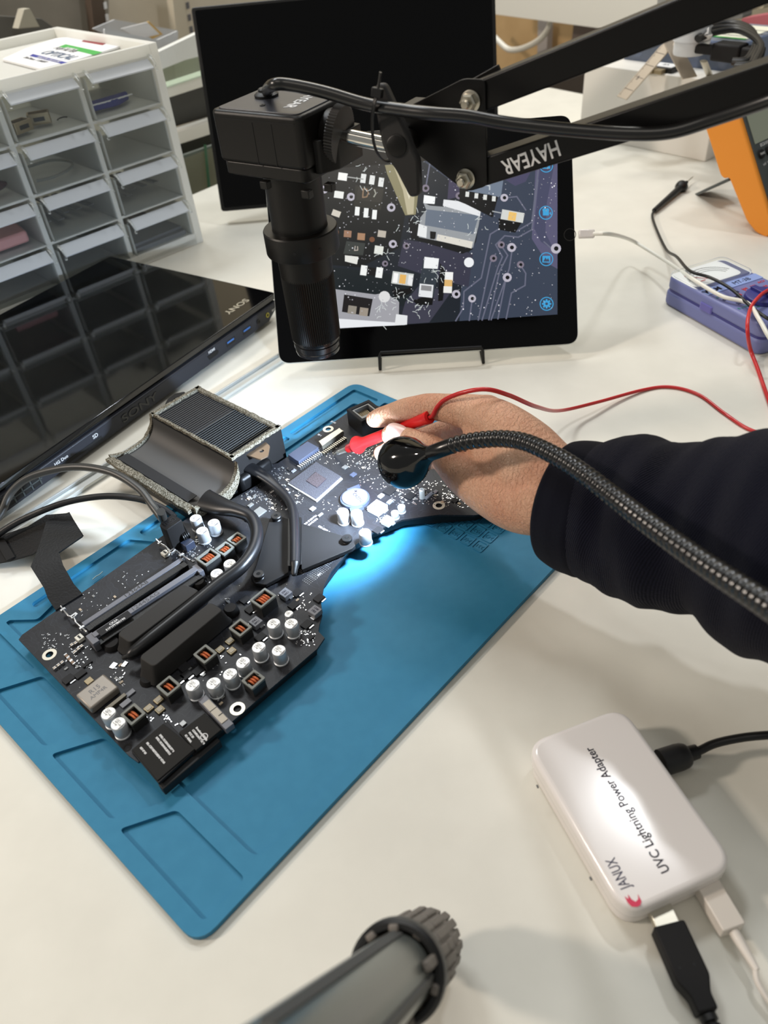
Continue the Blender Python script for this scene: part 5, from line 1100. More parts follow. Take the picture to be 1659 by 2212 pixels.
# nails: shallow shells riding on the finger tips
def nail(c, rad, axis, nrm, L_, W_, nm='thumb_nail'):
    axis = Vector(axis).normalized(); nrm = Vector(nrm); nrm = (nrm-axis*nrm.dot(axis)).normalized(); sd = axis.cross(nrm); mb = MB(); vs_ = []; ff = []; NU, NV = 14, 14
    for t_ in (0, .07):
        for i in range(NU+1):
            for j in range(NV+1):
                u, v = -1+2*i/NU, -1+2*j/NV
                uu = u*math.sqrt(1-v*v*.42); vv = v*math.sqrt(1-u*u*.42)
                a_ = vv*W_/rad; rr_ = rad-t_-.05*uu*uu
                vs_.append(tuple(c+axis*(uu*L_)+nrm*(rr_*math.cos(a_))+sd*(rr_*math.sin(a_))))
    M_ = (NU+1)*(NV+1)
    for i in range(NU):
        for j in range(NV):
            q_ = i*(NV+1)+j; ff += [(q_, q_+1, q_+NV+2, q_+NV+1), (M_+q_, M_+q_+NV+1, M_+q_+NV+2, M_+q_+1)]
    mb.add(vs_, ff); o_ = obj(nm, mb, mat('nail_'+nm, (232, 196, 188), .25, spec=.5), hand, smooth=60); o_['label'] = 'pale %s' % nm.replace('_', ' '); return o_
tipc, tipa = R(862, 944, 57.9), (R(840, 933, 58.5)-R(900, 958, 57)).normalized()
nail(tipc, .99, tipa, (CP-tipc).normalized()+cU*.55, .82, .68)
ic, ia = R(826, 901, 60), (R(808, 906, 60.4)-R(850, 893, 59)).normalized()
nail(ic, .80, ia, (CP-ic).normalized()*.1+cU*.9-cR*.25, .5, .5, 'index_nail')
# sleeve
knit = mat('navy_knit', (17, 18, 31), .9, spec=.1, sheen=.05)
def knit_nodes(m, sc, st):
    nt = m.node_tree; bs = nt.nodes['Principled BSDF']; tc = nt.nodes.new('ShaderNodeTexCoord'); wv = nt.nodes.new('ShaderNodeTexWave'); wv.inputs['Scale'].default_value = sc; wv.inputs['Distortion'].default_value = 2.0; wv.inputs['Detail'].default_value = 2
    mp = nt.nodes.new('ShaderNodeMapping'); mp.inputs['Rotation'].default_value = (0, 0, 1.2); nt.links.new(tc.outputs['Object'], mp.inputs[0]); nt.links.new(mp.outputs[0], wv.inputs[0])
    n = nt.nodes.new('ShaderNodeTexNoise'); n.inputs['Scale'].default_value = 900; nt.links.new(tc.outputs['Object'], n.inputs[0]); mx = nt.nodes.new('ShaderNodeMath'); mx.operation = 'ADD'; nt.links.new(wv.outputs['Fac'], mx.inputs[0]); nt.links.new(n.outputs[0], mx.inputs[1])
    bp = nt.nodes.new('ShaderNodeBump'); bp.inputs['Strength'].default_value = st; bp.inputs['Distance'].default_value = .0008; nt.links.new(mx.outputs[0], bp.inputs['Height']); nt.links.new(bp.outputs[0], bs.inputs['Normal'])
knit_nodes(knit, 260, .7)
cuffm = mat('navy_rib', (13, 14, 25), .9, spec=.1, sheen=.04); knit_nodes(cuffm, 420, .5)
SL = [(1222, 1086, 50.0, 3.5), (1217, 1085, 50.0, 3.78), (1230, 1089, 49.9, 3.95), (1252, 1096, 49.6, 4.1), (1285, 1104, 49.2, 4.2), (1298, 1107, 49.1, 4.12)]
SM = [(1290, 1105, 49.1, 4.0), (1298, 1107, 49.1, 4.25), (1330, 1113, 48.7, 4.55), (1380, 1119, 48.3, 4.6), (1430, 1128, 47.8, 4.95), (1480, 1138, 47.4, 4.95), (1540, 1148, 47.0, 5.1), (1600, 1160, 46.6, 5.5), (1660, 1168, 46.2, 5.95), (1740, 1180, 45.6, 6.3), (1900, 1215, 44.6, 7.0)]
def sleeve(lst, m, nm, wr, sub_, seedv):
    ctr = [R(x, y, d_) for x, y, d_, r in lst]; ctr_s = smooth_path(ctr, sub_); rad = list(np.interp(np.linspace(0, len(lst)-1, len(ctr_s)), range(len(lst)), [q_[3] for q_ in lst])); mb = MB(); NS = 96; rs_ = random.Random(seedv)
    ph = [rs_.uniform(0, 6.28) for _ in range(10)]
    dirv = (ctr_s[-1]-ctr_s[0]).normalized(); up = (Vector((0, 0, 1))-dirv*dirv.z).normalized(); sd = dirv.cross(up); vs_ = []; ff = []
    for i, (c_, r) in enumerate(zip(ctr_s, rad)):
        s_ = (c_-ctr_s[0]).length
        for k in range(NS):
            a_ = 2*math.pi*k/NS
            dr = wr*(math.sin(1.05*s_+1.3*math.sin(a_+ph[0])+ph[1]+a_*1.0)*.55+math.sin(1.9*s_+2*a_+ph[2])*.28+math.sin(3.1*s_-3*a_+ph[3])*.16+math.sin(.8*s_-2*a_+ph[4])*.4)*min(1, s_/1.5)
            vs_.append(tuple(c_+(up*math.sin(a_)*.98+sd*math.cos(a_))*(r+dr)))
    for i in range(len(ctr_s)-1):
        for k in range(NS): ff.append((i*NS+k, i*NS+(k+1) % NS, (i+1)*NS+(k+1) % NS, (i+1)*NS+k))
    mb.add(vs_, ff); o_ = obj(nm, mb, m, hand, smooth=180); q_ = o_.modifiers.new('th', 'SOLIDIFY'); q_.thickness = .002; q_.offset = -1; return o_
sleeve(SM, knit, 'sleeve', .34, 10, 5)['label'] = 'wrinkled navy jumper sleeve'
sleeve(SL, cuffm, 'cuff', .05, 6, 6)['label'] = 'ribbed navy cuff'
# ================================================================ white power adapter and its plugs
aA, aB, aC, aD = P(1128, 1605, 2.25), P(1345, 1518, 2.25), P(1592, 1852, 2.25), P(1360, 2012, 2.25)
al = ((aC-aB)+(aD-aA)).normalized(); aw = Vector((-al.y, al.x, 0)); acn = (aA+aB+aC+aD)/4; acn.z = 0
if aw.dot(aB-aA) < 0: aw = -aw
ALn, AWd = 10.3, 6.55
AF = frame(acn, al, Y=aw)          # x: towards the near end, y: to the right in the photo; z comes out up
sg = 1 if AF.to_3x3().col[2].z > 0 else -1
ad = thing('power_adapter_box', acn, 'glossy white box labelled UVC Lightning Power Adapter lying at the lower right', 'adapter')
mb = MB(AF); mb.prism(rrect(-ALn/2, -AWd/2, ALn/2, AWd/2, 1.35, 10), .95, 2.3); obj('upper_shell', mb, gloss_white, ad, bev=.32, seg=5)
mb = MB(AF); mb.prism(rrect(-ALn/2+.12, -AWd/2+.12, ALn/2-.12, AWd/2-.12, 1.3, 10), .0, 1.1); obj('lower_shell', mb, gloss_white, ad, bev=.3, seg=4)
def at_(px, py, z=2.31): q = P(px, py, z); return q
def tline(s_, p0, p1, size, m, nm, bold=.012):
    A_, B_ = at_(*p0), at_(*p1); X_ = (B_-A_); L = X_.length; mb = MB(); xd = X_.normalized()
    cu = bpy.data.curves.new('t', 'FONT'); cu.body = s_; cu.size = size; o_ = bpy.data.objects.new('t', cu); COL.objects.link(o_); bpy.context.view_layer.update(); wdt = o_.dimensions.x; bpy.data.objects.remove(o_)
    mb.text(s_, size, frame((A_+B_)/2, xd, Y=(-xd.y, xd.x, 0)), .008, sx=L/wdt, bold=bold); return obj(nm, mb, m, ad, smooth=0)
tline('UVC Lightning Power Adapter', (1440, 1884), (1272, 1616), .72, ink_dk, 'product_lettering', .008)
tline('JANUX', (1354, 1920), (1318, 1854), .78, mat('navy_ink', (44, 42, 70), .5), 'maker_lettering', .004)
A_ = at_(1370, 1943); mb = MB(frame(A_, Vector(at_(1354, 1920)-at_(1372, 1950)), Z=(0, 0, 1)))
mb.prism([(-.35, .05), (-.25, .3), (.0, .38), (.3, .35), (.12, .25), (.32, .15), (.05, .12), (-.12, .0), (-.05, -.2), (.15, -.3), (-.2, -.28), (-.34, -.12)], 0, .012); obj('bird_emblem', mb, mat('crimson', (206, 36, 76), .45), ad, smooth=0)
for px, py in ((1161, 1699), (1276, 1898)):
    q = P(px, py, 1.4); mb = MB(axis_frame(q, q-aw*.05)); mb.lathe([(.1, -.04), (.1, .03)], seg=14); obj('side_hole', mb, ink_grey, ad)
def plug(nm, lab, cat, p0, p1, w_, h, m, parts):
    pass
# black round plug on the far side
q0, q1 = P(1428, 1648, 1.25), P(1500, 1625, 1.3)
pl = thing('dc_plug', q0, 'black moulded plug with cord entering the right side of the white adapter', 'plug')
mb = MB(); mb.tube(smooth_path([q0, q0.lerp(q1, .35), q0.lerp(q1, .72), q0.lerp(q1, .85)], 5), [.78]*8+[.76, .74, .7, .66, .6, .5, .42, .4], 24); obj('plug_body', mb, rubber, pl, smooth=60)
mb = MB(); mb.tube([q0.lerp(q1, .8), q0.lerp(q1, 1.08)], [.46, .42], 18); obj('strain_collar', mb, black_m, pl, smooth=50)
mb = MB(); mb.tube(smooth_path([q0.lerp(q1, .9), q0.lerp(q1, 1.15), P(1545, 1606, 1.5), P(1600, 1594, 1.9), P(1660, 1588, 2.3), P(1760, 1584, 2.4)], 8), .25, 14); obj('cord', mb, black_m, pl)
# USB plug at the near end
k0, k1, k2, k3 = P(1408, 2004, 1.15), P(1440, 1985, 1.15), P(1520, 2175, 1.15), P(1560, 2260, 1.15)
udir = (P(1500, 2180, 1.15)-P(1425, 2010, 1.15)).normalized(); uo = P(1425, 1998, .0); UF = frame(uo, udir, Z=(0, 0, 1))
us = thing('usb_plug', uo, 'black plug with metal shell in the near end of the white adapter', 'plug')
mb = MB(UF); mb.prism([(-.7, -.6), (.55, -.6), (.55, .6), (-.7, .6)], .75, 1.25); obj('metal_shell', mb, nickel, us, bev=.03)
mb = MB(UF); mb.prism(rpoly([(.45, -.82), (2.9, -.82), (3.6, -.5), (4.3, -.5), (4.3, .5), (3.6, .5), (2.9, .82), (.45, .82)], .15, 3), .55, 1.5); ub = obj('plug_body', mb, blackmat, us, bev=.1)
mb = MB(UF)
for k, (r0) in enumerate((.42, .40, .38, .36)): mb.lathe([(r0*.8, k*.42), (r0, k*.42+.05), (r0, k*.42+.3), (r0*.8, k*.42+.35)], Matrix.Translation((4.3, 0, 1.02)) @ Matrix.Rotation(math.pi/2, 4, 'Y'), seg=18)
mb.lathe([(.26, 0), (.26, 6)], Matrix.Translation((4.3, 0, 1.02)) @ Matrix.Rotation(math.pi/2, 4, 'Y'), seg=18); obj('ribbed_cord', mb, black_m, us)
for y in (-.35, .25):
    mb = MB(UF); mb.lathe([(.07, 1.49), (.07, 1.51)], Matrix.Translation((2.4, y*1.2, 0)), seg=10); obj('dimple', mb, MATS['gap_black'], ub)
# white plug
uo = P(1530, 1950, .0); wd_ = (P(1588, 2040, 1.0)-P(1535, 1950, 1.0)).normalized(); WF = frame(uo, wd_, Z=(0, 0, 1))
wp = thing('white_plug', uo, 'white square plug with thin cord in the near end of the adapter', 'plug')
mb = MB(WF); mb.prism(rrect(-.8, -.62, 1.75, .62, .12, 3), .5, 1.35); obj('plug_body', mb, mat('matte_white', (224, 216, 206), .45), wp, bev=.06)
mb = MB(); zc = .95; mb.tube([WF @ Vector(v_) for v_ in ((1.6, 0, zc), (2.2, 0, zc), (3.2, 0, zc), (3.6, 0, zc))], [.26, .26, .2, .16], 14); mb.tube(smooth_path([WF @ Vector((3.5, 0, zc)), P(1640, 2130, .8), P(1700, 2220, .5)], 6), .14, 12); obj('cord', mb, MATS['matte_white'], wp)
# ================================================================ pole with rubber grip in the near foreground
g_t, g_b = P(932, 2034, 1.7), R(832, 2128, 35.5)
gdv = (g_b-g_t).normalized(); pe = R(560, 2370, 22)
pol = thing('support_pole', g_t, 'grey metal pole with ribbed rubber foot standing in the near foreground', 'pole')
GFm = axis_frame(g_t, g_t+(pe-g_t)); GL = (g_b-g_t).length; PLn = (pe-g_t).length
gripm = mat('grip_rubber', (108, 101, 94), .6, bump=(10, .3))
mb = MB(GFm); mb.lathe([(.4, -.3), (1.1, -.25), (1.35, .3), (1.5, 1.4), (1.62, 2.8), (1.68, GL-.8)], seg=40); obj('grip_core', mb, gripm, pol)
rs = random.Random(4); mb = MB(GFm)
for k in range(20):
    a_ = 2*math.pi*k/20; z0 = rs.uniform(-.1, .6)
    while z0 < GL-1.4:
        L_ = rs.uniform(1.2, 3.2); r_ = 1.26+.12*min(z0+L_/2, 3)
        mb.box((r_, 0, z0+L_/2), (.3, .40, L_*.94), Matrix.Rotation(a_, 4, 'Z')); z0 += L_
obj('grip_ribs', mb, gripm, pol, bev=.08)
mb = MB(GFm); mb.lathe([(1.45, GL-1.1), (1.86, GL-1.0), (1.98, GL-.6), (1.95, GL-.1), (1.8, GL+.05), (1.6, GL+.05), (1.5, GL-.3)], seg=40, cap=False); obj('end_ring', mb, black_m, pol)
mb = MB(GFm); mb.lathe([(1.42, GL-1.0), (1.42, PLn)], seg=40); obj('tube', mb, mat('pole_grey', (120, 124, 120), .3, .55), pol, smooth=60)
mb = MB(GFm); mb.box((-.3, 1.38, (GL+PLn)/2), (.4, .2, PLn-GL)); mb.box((1.38, .3, (GL+PLn)/2), (.2, .4, PLn-GL)); obj('tube_groove', mb, darkslot, pol)
# ================================================================ white lead of the tablet
wl = thing('tablet_charging_lead', P(1350, 520, 0), 'white lead plugged into the right edge of the tablet and crossing the meter', 'cable')
pt0, pt1 = isect(1250, 506, tL-tZ*.3, tZ), isect(1284, 505, tL-tZ*.3, tZ)
mb = MB(frame((pt0+pt1)/2, pt1-pt0, Z=tZ)); L = (pt1-pt0).length; mb.box((0, 0, 0), (L, .85, .5)); obj('plug_body', mb, gloss_white, wl, bev=.12)
Wm = 3.75
mb = MB(); mb.tube(smooth_path([pt1-tX*.2, isect(1320, 506, tL-tZ*.3, tZ), P(1362, 518, 3.6), P(1400, 540, 2.6), P(1445, 568, 2.8), P(1500, 605, Wm), P(1560, 640, Wm), P(1615, 655, Wm+.1), P(1640, 690, 4.0), P(1668, 738, 3.4), P(1720, 800, .3)], 8), .21, 12); obj('cord', mb, whitewire, wl)
# ================================================================ analogue pocket meter
WO = Vector((34.0, 79.3, 0)); wa = math.radians(-69); WXv = Vector((math.cos(wa), math.sin(wa), 0)); WF2 = frame(WO, WXv, Z=(0, 0, 1))
pm = thing('analogue_meter', WF2 @ Vector((7, 4, 0)), 'periwinkle blue pocket analogue multimeter lying at the right edge', 'multimeter')
mb = MB(WF2); mb.prism(rrect(0, 0, 14.5, 8.2, 1.3, 8), .0, 1.75); obj('lower_case', mb, blue_m, pm, bev=.4, seg=4)
mb = MB(WF2); mb.prism(rrect(.08, .08, 14.42, 8.12, 1.25, 8), 1.82, 3.3); obj('upper_case', mb, blue_m, pm, bev=.35, seg=4)
mb = MB(WF2); mb.prism(rrect(.15, .15, 14.35, 8.05, 1.2, 8), 1.6, 1.95); obj('seam', mb, blue_dk, pm)
mb = MB(WF2); mb.prism(rrect(.35, .4, 4.3, 7.0, .8, 6), 3.2, 3.36); obj('dial_face', mb, paper, pm)
mb = MB(WF2); mb.prism(rrect(.1, .1, 5.0, 8.0, 1.1, 8), 3.3, 3.62); obj('clear_window', mb, clr, pm, bev=.12)
mb = MB(WF2); mb.prism(rrect(5.05, .35, 6.3, 7.9, .1, 3), 3.28, 3.36); obj('title_band', mb, blue_lt, pm)
mb = MB(WF2); Tm = lambda x, y, z=3.37: frame((x, y, z), (0, 1, 0), Y=(-1, 0, 0))
mb.text('MT-3B', .85, Tm(5.7, 5.4), .02); mb.text('WLM', .95, Tm(5.7, 1.4), .02, bold=.04)
for s_, x, y in (('DCV', 8.0, 1.2), ('10', 8.1, 2.4), ('2.5', 9.3, 1.6), ('25', 7.3, 3.3)): mb.text(s_, .45, Tm(x, y, 3.33), .02)
obj('dark_lettering', mb, ink_dk, pm, smooth=0)
mb = MB(WF2)
for s_, x, y in (('500', 7.2, 4.4), ('200', 7.2, 5.6), ('50', 7.9, 6.6), ('10', 8.8, 7.1), ('ACV', 6.9, 7.0)): mb.text(s_, .5, Tm(x, y, 3.33), .02)
for k in range(5): a_ = .5+k*.5; mb.box((9.8-2.3*math.sin(a_), 4.4-2.3*math.cos(a_), 3.33), (.5, .12, .03))
obj('red_lettering', mb, redp, pm, smooth=0)
mb = MB(WF2); mb.text('CT', .35, Tm(7.2, .8, 3.33), .02); mb.text('R x 1K', .45, Tm(10.2, 1.3, 3.33), .02); mb.text('R x 10', .4, Tm(10.9, 2.3, 3.33), .02); obj('green_lettering', mb, mat('green_ink', (40, 140, 120), .5), pm, smooth=0)
mb = MB(WF2)
for rr_ in (3.0, 2.6, 2.2): mb.tube([(4.0-rr_*math.sin(a_), 3.7-rr_*1.0*math.cos(a_), 3.38) for a_ in np.linspace(.4, 2.7, 20)], .02, 6)
for k in range(30): a_ = .4+k*2.3/29; mb.beam((4.0-3.0*math.sin(a_), 3.7-3.0*math.cos(a_), 3.38), (4.0-3.15*math.sin(a_), 3.7-3.15*math.cos(a_), 3.38), .03, .02)
obj('scale_marks', mb, ink_grey, pm, smooth=0)
mb = MB(WF2); mb.tube([(4.1, 3.6, 3.42), (1.6, 1.2, 3.42)], .03, 6); mb.box((3.4, 2.2, 3.38), (.15, .6, .02)); obj('needle', mb, redp, pm)
mb = MB(WF2); mb.lathe([(1.95, 3.3), (1.85, 3.75), (1.6, 3.8)], Matrix.Translation((9.8, 4.4, 0)), seg=36); mb.box((9.8, 4.4, 3.85), (3.3, .7, .5), None); kn_ = obj('range_knob', mb, blue_dk, pm, bev=.05)
mb = MB(WF2)
for k in range(12): mb.box((5.9+k*.13, .02, 2.1), (.07, .25, .7))
mb.box((6.6, .1, 2.1), (1.7, .2, .75)); obj('zero_wheel', mb, mat('wheel_lilac', (128, 124, 196), .4), pm)
# meter leads
bl = thing('black_test_lead', P(1430, 445, 0), 'black test probe and lead lying behind the tablet lead', 'test lead')
pa, pbb = P(1413, 455, .45), P(1476, 400, .65)
BF2 = axis_frame(pa, pbb); L = (pbb-pa).length
mb = MB(BF2); mb.lathe([(.32, 0), (.34, .2), (.42, L*.5), (.5, L*.86), (.85, L*.9), (.9, L*.95), (.5, L*1.0), (.28, L*1.02), (.26, L*1.12)], seg=20); obj('probe_handle', mb, rubber, bl)
mb = MB(BF2); mb.lathe([(.1, L*1.1), (.08, L*1.33), (.02, L*1.38)], seg=10); obj('probe_tip', mb, steel, bl)
mb = MB(); mb.tube(smooth_path([pa, P(1409, 468, .4), P(1420, 500, .4), P(1440, 540, .6), P(1462, 555, 2.4), P(1490, 585, 3.9), P(1535, 600, 3.95), P(1580, 625, 3.95), P(1625, 665, 3.95), P(1665, 692, 3.9), P(1720, 720, .5)], 8), .17, 10); obj('lead_cord', mb, rubber, bl)
rl = thing('red_test_lead', P(1620, 700, 0), 'loop of red lead hanging over the near end of the blue meter', 'test lead')
mb = MB(); mb.tube(smooth_path([P(1720, 600, 3.9), P(1659, 627, 4.3), P(1636, 645, 4.3), P(1622, 665, 4.0), P(1615, 695, 3.8), P(1616, 728, 2.7), P(1622, 758, .9), P(1636, 795, .2), P(1655, 850, .2), P(1680, 920, .2)], 8), .19, 12); obj('lead_cord', mb, redwire, rl)
# ================================================================ orange digital multimeter standing on its prop
fo_, bo_ = P(1517, 416, 0), P(1675, 508, .5)
hh_ = (fo_-bo_); hh_.z = 0; hh_.normalize(); hh_ = (hh_*.86+Vector((-1, 0, 0))*.5).normalized(); lean = math.radians(33)
LA = Vector((0, 0, 1))*math.cos(lean)+hh_*math.sin(lean); NB = hh_*math.cos(lean)-Vector((0, 0, 1))*math.sin(lean)   # LA up the meter, NB towards its back
SD = LA.cross(NB)
if SD.dot(CP-bo_) < 0: SD = -SD
OF = Matrix(((LA.x, NB.x, SD.x, bo_.x), (LA.y, NB.y, SD.y, bo_.y), (LA.z, NB.z, SD.z, bo_.z), (0, 0, 0, 1)))
om = thing('digital_multimeter', bo_-Vector((0, 0, 0)), 'orange-cased digital multimeter propped upright at the right edge', 'multimeter')
zup = 1.2
outl = [(0, 1.2), (-.3+1.0, .0), (zup+16.5, 0), (zup+16.5, 4.6), (9.6, 4.6), (9.0, 4.3), (8.9, 3.6), (3.0, 3.1), (1.2, 2.4)]
mb = MB(OF); mb.prism(rpoly(outl, .4, 4), -8.6, 0); obj('rubber_holster', mb, orange_m, om, bev=.2, seg=3)
mb = MB(OF); mb.prism([(1.5, -.15), (17.2, -.15), (17.2, .1), (1.5, .1)], -8.0, -.6); fp = obj('front_panel', mb, dkgrey, om, bev=.05)
FX = frame(OF @ Vector((9, -.16, -4.3)), SD*-1, Y=LA)
def fpn(l, s_): return OF @ Vector((l, -.17, -4.3-s_))
mb = MB(OF); mb.prism([(11.3, -.22), (16.0, -.22), (16.0, -.1), (11.3, -.1)], -7.3, -1.2); obj('lcd_display', mb, lcd_m, om)
for s_ in (-2.6, -.9, .9, 2.6):
    mb = MB(axis_frame(fpn(9.9, s_), fpn(9.9, s_)-NB)); mb.lathe([(.55, 0), (.55, .25), (.45, .3)], seg=20); obj('button', mb, blackmat, om)
mb = MB(axis_frame(fpn(6.2, 0), fpn(6.2, 0)-NB)); mb.lathe([(2.2, 0), (2.1, .3), (1.8, .4)], seg=32); obj('dial', mb, blackmat, om)
mb = MB(); mb.text('IEC61010-1  2000V', .55, frame(fpn(10.9, 0), -SD, Y=LA), .02, bold=.01); mb.text('FUNC', .4, frame(fpn(9.9, -2.6)-NB*.32, -SD, Y=LA), .02); mb.text('mV  V  OFF', .5, frame(fpn(8.6, -1.5), -SD, Y=LA), .02); obj('panel_lettering', mb, ink_w, om, smooth=0)
sA, sB = OF @ Vector((8.6, 3.9, -4.3)), fo_+Vector((0, 0, .15))
mb = MB(frame(sA, sB-sA, Y=SD)); L = (sB-sA).length; mb.prism([(0, -2.6), (L*.55, -2.4), (L, -1.2), (L, 1.2), (L*.55, 2.4), (0, 2.6)], -.18, .18, holes=[[(.6, -1.6), (L*.5, -1.5), (L*.5, 1.5), (.6, 1.6)]]); obj('prop_leg', mb, dkgrey, om, bev=.05)
# ================================================================ white carton and the things on it
kA, kB = P(1250, 293, 0), P(1523, 350, 0); kx_ = (kB-kA).normalized(); ky_ = Vector((-kx_.y, kx_.x, 0)); KL = (kB-kA).length; KH = 11.3
KF = frame(kA, kx_, Z=(0, 0, 1))
if ky_.dot(kA-CP) < 0: pass
mb = MB(KF); mb.prism(rrect(0, 0, KL, 30, .3, 3), 0, KH)
cartn = obj('white_carton', mb, mat('carton_white', (226, 222, 214), .55), bev=.15); tag(cartn, 'plain white cardboard box standing behind the tablet at the right', 'box')
def kt(px, py, h=0.0): return P(px, py, KH+h)
oz = thing('parts_organizer', kt(1440, 140), 'clear blue compartment box with printed labels on the white carton', 'organizer')
o0, o1 = kt(1345, 128), kt(1592, 158); ox = (o1-o0).normalized(); oF = frame(o0, ox, Z=(0, 0, 1)); oL = (o1-o0).length
blc = clear('blue_clear', (196, 206, 222), .18, .15)
mb = MB(oF); mb.prism(rrect(0, 0, oL, 13, .5, 4), 0, 3.6, holes=[rrect(.2, .2, oL-.2, 12.8, .4, 4)]); mb.prism(rrect(0, 0, oL, 13, .5, 4), 0, .2); obj('tray', mb, blc, oz)
for k in range(1, 6):
    mb = MB(oF); mb.box((oL*k/6, 6.5, 1.8), (.15, 12.6, 3.2)); obj('compartment_wall', mb, blc, oz)
mb = MB(oF); mb.prism(rrect(0, 0, oL, 13, .5, 4), 3.6, 3.9); obj('clear_lid', mb, blc, oz)
mb = MB(oF)
for x0, x1 in ((.8, oL*.38), (oL*.62, oL-.8)): mb.box(((x0+x1)/2, 7, 3.95), (x1-x0, 9, .06))
obj('label_sheet', mb, mat('label_ivory', (232, 230, 210), .6), oz)
mb = MB(oF)
for x0, x1 in ((.8, oL*.38), (oL*.62, oL-.8)): mb.box(((x0+x1)/2, 2.3, 3.99), (x1-x0, .5, .06))
obj('green_stripe', mb, greenp, oz)
mb = MB(oF)
for i in range(6):
    for j in range(3): mb.text('%d0K' % (i+1), .9, frame((oL*.66+i*1.4, 4+j*2.2, 3.99), (1, 0, 0), Y=(0, 1, 0)), .02)
obj('label_print', mb, ink_grey, oz, smooth=0)
rs = random.Random(8); mb = MB(oF)
for k in range(60): mb.box((rs.uniform(.6, oL/6-.4), rs.uniform(.6, 5), .5+rs.uniform(0, 1.6)), (.9, .45, .45), None)
o = obj('ceramic_parts', mb, paper, oz); o['kind'] = 'stuff'
# L shaped steel ruler
def bar2(p0, p1, z0, z1, wd, nm, parent):
    A_, B_ = P(*p0, z0), P(*p1, z1); mb = MB(); mb.beam(A_, B_, wd, .15); return obj(nm, mb, mat('ruler_steel%d' % len(MATS), (180, 168, 152), .4, .6), parent, bev=.02), A_, B_
sq = thing('steel_square', kt(1450, 100), 'L-shaped steel ruler leaning on the front of the white carton', 'ruler')
zr0, zr1 = 9.6, 16.5
bar2((1343, 212), (1456, 82), zr0, zr1, 2.5, 'long_blade', sq); _, A_, B_ = bar2((1446, 84), (1490, 168), zr1, 12.4, 2.5, 'short_blade', sq)
A_, B_ = P(1343, 212, zr0), P(1456, 82, zr1); mb = MB(frame(A_, B_-A_, Z=(0, 0, 1))); L = (B_-A_).length
for k in range(44): mb.box((.4+k*L/46, 1.05-(.2 if k % 5 == 0 else .1), .09), (.05, .4 if k % 5 == 0 else .2, .02))
for k in range(5): mb.box((1.5+k*L/5, 0, .09), (.05, 2.2, .02))
mb.text('5', .9, frame((L*.33, .2, .09), (0, -1, 0), Y=(1, 0, 0)), .02); obj('scale_marks', mb, ink_dk, sq, smooth=0)
# small module
mo_ = kt(1420, 160); ud = thing('usb_module', mo_, 'tiny black module with white face and metal socket at the carton edge', 'module')
mF = frame(kt(1436, 152), kx_, Z=(0, 0, 1)); mb = MB(mF); mb.box((0, 0, .35), (4.2, 3.0, .7)); obj('module_case', mb, black_m, ud, bev=.05)
mb = MB(mF); mb.box((0, .1, .72), (3.4, 2.2, .06)); obj('white_face', mb, paper, ud)
mb = MB(mF); mb.text('2A', 1.0, frame((0, .2, .76), (1, 0, 0), Y=(0, 1, 0)), .02); obj('face_print', mb, ink_dk, ud, smooth=0)
mb = MB(mF); mb.prism(rrect(-1.9, -3.0, -.3, -1.5, .1, 2), .0, .7); mb.box((.4, -2.1, .3), (1.4, 1.2, .6)); obj('metal_socket', mb, gold, ud, bev=.03)
# jar
q = P(1487, 118, KH+3.9); mb = MB(Matrix.Translation((q.x, q.y, KH+4.0))); mb.lathe([(2.1, 0), (2.2, .3), (2.25, 1.8), (2.4, 1.85), (2.45, 3.6), (2.35, 3.8), (.1, 3.82)], seg=40); o = obj('plastic_jar', mb, frost, smooth=40); tag(o, 'small round translucent jar standing on the clear organizer', 'jar')
mb = MB(Matrix.Translation((q.x, q.y, KH+4.0))); mb.lathe([(2.48, 1.8), (2.5, 3.6), (2.42, 3.86)], seg=40); obj('lid', mb, frost, o)
# coil of black cord
cq = P(1560, 90, KH+6); cc = thing('bundled_power_lead', Vector((cq.x, cq.y, KH+4)), 'bundled black cord with plugs lying on the organizer at the right', 'cord')
rs = random.Random(2)
for k in range(4):
    pts = []
    for (x, y) in ((1500, 70), (1530, 55), (1580, 48), (1618, 62), (1632, 85), (1625, 110), (1610, 130), (1580, 130)):
        pts.append(P(x+rs.uniform(-4, 4)+3*k, y+5*k+rs.uniform(-2, 2), KH+6+k*.3))
    mb = MB(); mb.tube(smooth_path(pts, 6), .42, 10); obj('cord_turn', mb, rubber, cc)
q = P(1575, 112, KH+5); mb = MB(frame(q, kx_, Z=(0, 0, 1))); mb.box((0, 0, 0), (4.2, 2.6, 2.2)); mb.box((3.4, 0, 0), (2.6, 2.2, 1.8)); mb.box((-3.6, 0, 0), (3.4, 1.2, 1.2)); obj('cord_plug', mb, blackmat, cc, bev=.3)
mb = MB(); mb.tube([P(1532, 55, KH+7.5), P(1530, 75, KH+7.3), P(1524, 95, KH+5)], .35, 8, flat=[(1.6, .5)]*3); obj('white_tie', mb, paper, cc)
# tweezers and small items by the carton
tw = thing('tweezers', P(1625, 125, KH), 'pair of pale flat tweezers sticking up beside the cord plugs', 'tweezers')
for a_, c_ in (((1606, 146), (1650, 92)), ((1604, 150), (1638, 118))):
    mb = MB(); mb.beam(P(*a_, KH+1.5), P(*c_, 16), .7, .12); obj('tweezer_arm', mb, nickel, tw)
mb = MB(); mb.tube([P(1533, 164, KH), P(1520, 132, KH+3)], .4, 8, flat=[(1.4, .5)]*2); tag(obj('metal_pin', mb, nickel), 'short bright metal pin leaning on the front of the organizer', 'pin')
